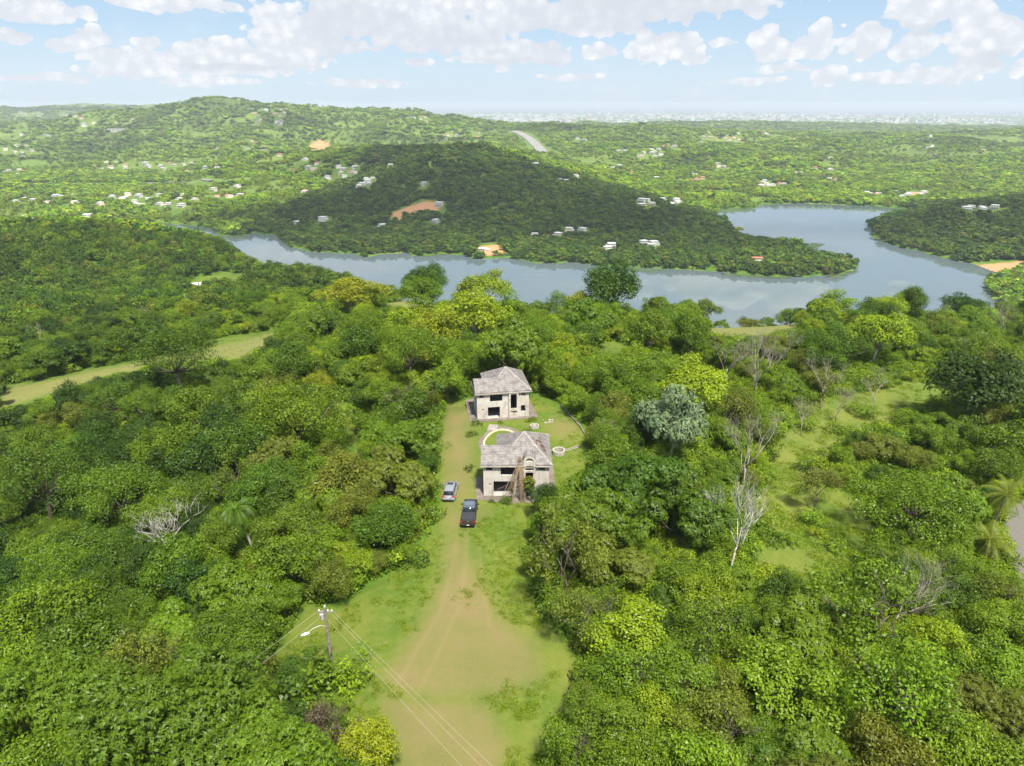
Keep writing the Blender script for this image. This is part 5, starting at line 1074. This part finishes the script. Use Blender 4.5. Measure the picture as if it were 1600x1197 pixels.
def pickup(loc, rz, label):
    e = empty('pickup_truck', loc, rz, label=label, category='truck'); P_ = paint('black_paint', (.018, .018, .02)); TON = simple('tonneau_vinyl', (.035, .036, .045), .6)
    b_ = MB(); loft(b_, [(-2.88, lower(.93, 1.16, .50, .03)), (-2.80, lower(.97, 1.20, .46, .03)), (-1.0, lower(.99, 1.20, .44, .03)), (-.6, lower(.99, 1.16, .42)), (1.1, lower(.99, 1.14, .42)), (2.4, lower(.97, 1.10, .46)), (2.75, lower(.90, 1.0, .5))]); bo = b_.obj('body', [P_], e, True, .02)
    tn = MB(); tn.box((-.86, -2.74, 1.215), (.86, -.86, 1.25))
    for k in range(9): tn.box((-.85, -2.62+k*.2, 1.25), (.85, -2.60+k*.2, 1.262))
    tn.obj('tonneau_cover', [TON], e)
    rl = MB()
    for sg in (-1, 1): rl.box((sg*.92-.05, -2.82, 1.2), (sg*.92+.05, -.8, 1.275))
    rl.obj('bed_rail', [P_], e, bevel=.01)
    cab = lambda hb, ht, z0, z1: [(0, z0), (hb, z0), ((hb+ht)/2+.02, (z0+z1)/2), (ht, z1), (0, z1+.01)]
    g = MB(); loft(g, [(-.84, cab(.86, .84, 1.12, 1.22)), (-.60, cab(.88, .72, 1.12, 1.78)), (-.2, cab(.88, .74, 1.12, 1.84)), (.7, cab(.88, .74, 1.12, 1.84)), (1.0, cab(.87, .72, 1.12, 1.76)), (1.62, cab(.84, .8, 1.1, 1.16))]); g.obj('windows', [GLS], e, True)
    r_ = MB(); loft(r_, [(-.66, [(0, 1.78), (.73, 1.76), (.75, 1.79), (.66, 1.83), (0, 1.84)]), (-.2, [(0, 1.83), (.75, 1.82), (.77, 1.86), (.68, 1.90), (0, 1.91)]), (.6, [(0, 1.83), (.75, 1.82), (.77, 1.86), (.68, 1.90), (0, 1.91)]), (.95, [(0, 1.76), (.73, 1.75), (.75, 1.79), (.66, 1.82), (0, 1.83)])]); ro = r_.obj('roof', [paint('roof_paint', (.10, .12, .15), .3)], e, True, .01)
    gl = MB(); gl.box((-.60, -.3, 1.912), (.60, .5, 1.925)); gl.obj('sunroof', [paint('roof_glass', (.10, .13, .17), .12, 0)], ro)
    for sg in (-1, 1):
        tl = MB(); tl.box((sg*.90-.08, -2.91, .74), (sg*.90+.08, -2.78, 1.12)); tl.obj('tail_light', [REDL], e)
        hd = MB(); hd.box((sg*.72-.16, 2.6, .78), (sg*.72+.16, 2.76, .96)); hd.obj('headlight', [CHR], e)
        mr = MB(); mr.box((sg*1.10-.11, .95, 1.16), (sg*1.10+.11, 1.08, 1.38)); mr.obj('wing_mirror', [P_], e, bevel=.02)
    tg = MB(); tg.box((-.80, -2.915, .72), (.80, -2.86, 1.17)); t_ = tg.obj('tailgate', [simple('tailgate_paint', (.05, .04, .035), .35)], e, bevel=.015); hh = MB(); hh.box((-.2, -2.935, 1.04), (.2, -2.91, 1.13)); hh.obj('handle', [CHR], t_)
    bu = MB(); bu.box((-.93, -3.03, .46), (.93, -2.86, .68)); bu.obj('bumper', [BLK], e, bevel=.03); pl_ = MB(); pl_.box((-.16, -3.045, .52), (.16, -3.025, .64)); pl_.obj('number_plate', [PLATE], e)
    for x in (-1.0, 1.0):
        for y in (-1.75, 1.85): wheel(e, x, y, .41)
    return e
def gz(x, y): return float(ground(np.array([x]), np.array([y]))[0])
p = at_z(733, 812, 0.3); pickup((p[0], p[1]+1.3, gz(p[0], p[1]+1.3)), R_(-1), 'black pickup truck with covered bed parked on the grass drive')
p = at_z(703, 774, 0.4); suv((p[0], p[1]+1.2, gz(p[0], p[1]+1.2)), R_(-3), 'silver car with red tail lights parked behind the pickup')

# ------------------------------------------------------------------ utility pole, lamp, wires
px_, py_ = -17.9, 52.2; pz_ = gz(px_, py_); e = empty('utility_pole', (px_, py_, pz_), 0, label='grey wooden utility pole with a street lamp arm at the edge of the drive', category='utility pole')
WD = simple('weathered_timber', (.26, .23, .20), .9, noise=.4, nscale=3); STEEL = simple('galvanised', (.62, .62, .62), .45, .5); HT = 7.6+(-pz_)
m_ = MB(); m_.tube([(0, 0, -1), (0, 0, HT*.5), (.03, 0, HT)], [.17, .15, .12], 12); m_.obj('pole', [WD], e)
m_ = MB(); m_.box((-.62, -.07, HT-.62), (.75, .07, HT-.50)); m_.box((-.45, -.4, HT-.9), (-.35, .5, HT-.8)); m_.obj('crossarm', [WD], e)
m_ = MB(); m_.tube([(-.33, -.05, HT-1.35), (-.33, -.05, HT-.72)], .2, 14); m_.obj('transformer', [STEEL], e, bevel=.02)
for (x, z) in ((-.55, HT-.42), (.3, HT-.42), (.66, HT-.42), (0.03, HT+.1)):
    m_ = MB(); m_.tube([(x, 0, z-.1), (x, 0, z+.02), (x, 0, z+.14)], [.04, .085, .05], 10); m_.obj('insulator', [PLATE], e)
m_ = MB(); m_.tube([(0, -.1, HT-2.2), (-.5, -.4, HT-1.85), (-1.1, -.75, HT-1.9), (-1.45, -.95, HT-2.1)], .035, 8); la = m_.obj('lamp_arm', [STEEL], e)
m_ = MB(); 
loc_ = Vector((-1.75, -1.12, HT-2.22)); b_ = bmesh.new(); bmesh.ops.create_uvsphere(b_, u_segments=16, v_segments=10, radius=1)
for v_ in b_.verts: v_.co = Matrix.Rotation(R_(30), 4, 'Z') @ Vector((v_.co.x*.42, v_.co.y*.17, v_.co.z*.11))+loc_
me = bpy.data.meshes.new('lamp_head'); b_.to_mesh(me); b_.free(); me.materials.append(PLATE); link('lamp_head', me, la)
WIRE = simple('aluminium_wire', (.34, .32, .24), .6, .1)
def wire(a, b_, sag, rad, label, n=24):
    pts = [Vector(a).lerp(Vector(b_), k/n)-Vector((0, 0, sag*4*(k/n)*(1-k/n))) for k in range(n+1)]; m_ = MB(); m_.tube(pts, rad, 5); m_.obj('power_line', [WIRE], None, label=label, category='cable', group='wires from the utility pole')
T0 = (px_, py_, pz_)
A_pt = lambda x, z: (px_+x, py_, pz_+z)
q2 = (17.0, 15.0, 8.8)
wire(A_pt(.66, HT-.3), (q2[0]+.5, q2[1]+.3, q2[2]), .5, .013, 'upper thin wire of the close pair crossing the drive')
wire(A_pt(.3, HT-.3), (q2[0]-.1, q2[1]-.2, q2[2]-.15), .6, .013, 'lower thin wire of the close pair crossing the drive')
wire(A_pt(.03, HT-1.2), (q2[0]-.4, q2[1]-.6, q2[2]-2.0), .8, .013, 'single lower wire crossing the drive below the pair')
d1 = at_y(372, 1085, 44); d1b = at_y(366, 1080, 44.5)
wire(A_pt(-.55, HT-.35), (-42.5, 32.5, -1.5), .3, .013, 'upper wire running from the pole down over the slope trees')
wire(A_pt(-.4, HT-1.1), (-42.0, 32.0, -2.5), .4, .013, 'lower wire running from the pole down over the slope trees')

# ------------------------------------------------------------------ palms, dead trees, landmark plants
def palm(u, v, h, fl, nf, droop, lean, label, tone, name='palm_tree', seed=0, dh=None, rad=.17):
    p = pick(u, v, h*.97 if dh is None else dh)
    if p is None: print('no palm', label); return
    tr_, fr_ = palm_parts(seed, h, nf, fl, droop, lean, rad); e = empty(name, (p[0], p[1], p[2]), 0, label=label, category='palm tree', group='palms'); tr_.obj('trunk', [PALMT], e, True)
    for m_, lv in fr_: o = link('frond', mb_leaf('frond', m_, lv), e); o.color = (*tint(tone), 1)
palm(386, 800, 7.6, 3.7, 34, 1.75, (-1.7, .2), 'royal palm with a leaning pale trunk on the left slope', 'deep green', 'royal_palm', 1)
palm(1566, 775, 7.0, 4.3, 26, 1.05, (.6, 0), 'tall coconut palm beside the gravel road', 'olive green', 'coconut_palm', 2)
palm(1545, 845, 4.0, 3.6, 24, 1.0, (.2, 0), 'smaller palm in front of the tall coconut palm', 'olive green', 'coconut_palm', 3)
palm(487, 1040, 3.0, 2.3, 13, .9, (.1, 0), 'young palm in the thicket at the foot of the utility pole', 'olive green', 'coconut_palm', 4, rad=.1)
palm(1377, 478, 7.0, 3.0, 18, 1.1, (.2, 0), 'palm silhouetted on the ridge against the lake', 'mid green', 'coconut_palm', 5)
palm(1345, 492, 6.0, 2.6, 16, 1.1, (.1, 0), 'smaller palm on the ridge beside the silhouetted one', 'mid green', 'coconut_palm', 6)
for i, (u, v, wpx, hf, lab) in enumerate([(1150,822,92,1.5,'tall white dead tree at the edge of the sunlit meadow'),(1165,712,84,1.2,'grey bare tree right behind the tall white dead one'),(258,818,88,1.2,'bleached dead tree spreading over the left slope canopy'),(1182,580,70,1.2,'bare pale tree standing in the thicket below the dry field'),
    (1258,648,46,1.1,'small bare tree low in the middle of the thicket'),(1312,632,40,1.1,'bare tree beside the upper meadow'),(1370,615,36,1.1,'small bare tree on the upper meadow edge'),(1495,610,44,1.2,'bare tree at the top end of the upper meadow'),(790,558,26,1.4,'pair of bare grey stems behind the far house roof'),
    (945,680,34,1.2,'bare pale trunk standing in a tree beside the lawn'),(8,1020,60,.8,'bare pale branch at the very edge of the view'),(1210,560,60,1.2,'greyish leafless tree beside the taller bare one'),(1140,560,60,1.2,'greyish leafless tree behind the lime tree'),(1290,600,60,1.0,'reddish-grey leafless thicket tree'),(1400,950,90,1.2,'thin bare limbs rising through the open tree'),(60,520,20,1.2,'tiny bare tree on the left edge hill'),(225,490,22,1.3,'thin bare stem on the dark left hill'),(1570,510,40,1.3,'pale bare tree near the end of the lake'),
    (300,1030,60,.8,'tangled bare twigs under the power line'),(490,1180,50,.9,'bare twigs near the purplish tree'),(185,1110,60,.9,'bare curved limb in the near feathery canopy'),(1080,1090,70,.9,'bare twigs in the lower thicket')]):
    R0 = 2.6
    for _ in range(4):
        p = pick(u, v, R0*hf*1.4)
        dep = p[1]*math.cos(PITCH)-(p[2]-CAMH)*math.sin(PITCH); R0 = wpx/2*dep/FPX
    s = R0/2.7*({0: .78, 2: .8}.get(i, 1)); o = link('dead_tree', DEAD[{0: 4, 2: 5}.get(i, i % 4)], None, label=lab, category='dead tree', group='bare dead trees'); o.location = p; o.rotation_euler = (0, 0, i*1.3); o.scale = (s, s, s*hf)
# crooked snag
m_ = MB(); m_.tube([(0, 0, -1), (.1, 0, 3), (-.3, .1, 5.6), (-.45, .1, 6.4), (-1.5, .1, 7.1), (-2.2, 0, 7.9)], [.17, .15, .13, .12, .09, .04], 8); m_.tube([(-1.5, .1, 7.1), (-1.9, .3, 6.9)], [.06, .02], 5)
p = pick(155, 990, 5.0); o = m_.obj('dead_snag', [DEADW], None, True, label='crooked bare snag poking above the left slope trees', category='dead tree'); o.location = p
m_ = MB(); m_.tube([(0, 0, -1), (.1, 0, 3), (.0, .1, 6.6)], [.13, .11, .05], 8); m_.tube([(0, 0, 5), (-.7, 0, 6.2)], [.05, .02], 5); m_.tube([(0, 0, 5.4), (.6, 0, 6.4)], [.05, .02], 5)
p = pick(383, 700, 5.5); o = m_.obj('dead_snag', [DEADW], None, True, label='thin upright dead stem in front of the domed tree', category='dead tree'); o.location = p
# bushes round the pole, garden bushes
for (u, v, s, tone, lab, k) in [(536,1050,1.5,'lime green','bright lime bush at the foot of the utility pole',1),(468,1062,2.3,'deep green','dark thicket bush left of the utility pole',0),(503,1078,1.7,'mid green','green bush in front of the utility pole',2),(445,1045,1.4,'olive green','olive bush at the end of the pole thicket',1),
    (1240,845,.8,'fresh green','bright shrub in the sunlit meadow',0),(1280,832,.9,'yellow green','yellow-flowering shrub in the sunlit meadow',1),(1265,725,1.3,'mid green','round bush on the upper meadow',2),(1215,650,1.2,'fresh green','pale bush on the meadow slope',0),(650,875,1.0,'deep green','dark bush on the drive edge',1),(680,800,1.1,'mid green','bush beside the drive next to the parked cars',2),(905,905,1.0,'mid green','bush at the drive edge under the olive tree',0),
    (790,782,.5,'deep green','low weed clump in front of the near house',2),(1490,905,1.5,'fresh green','leafy bush near the road',1),(1560,690,2.2,'grey green','silvery bamboo-like thicket by the road',0),(1530,660,2.0,'grey green','silvery thicket behind the bamboo clump',1),(1585,650,2.0,'grey green','silvery thicket at the edge of the view',2)]:
    p = pick(u, v, s*.9)
    if p: o = link('bush', SHRUB[k], None, label=lab, category='bush', group='bushes'); o.location = (p[0], p[1], p[2]-.1); o.scale = (s, s, s); o.rotation_euler = (0, 0, u); o.color = (*tint(tone), 1)
print('objects', len(S.objects))
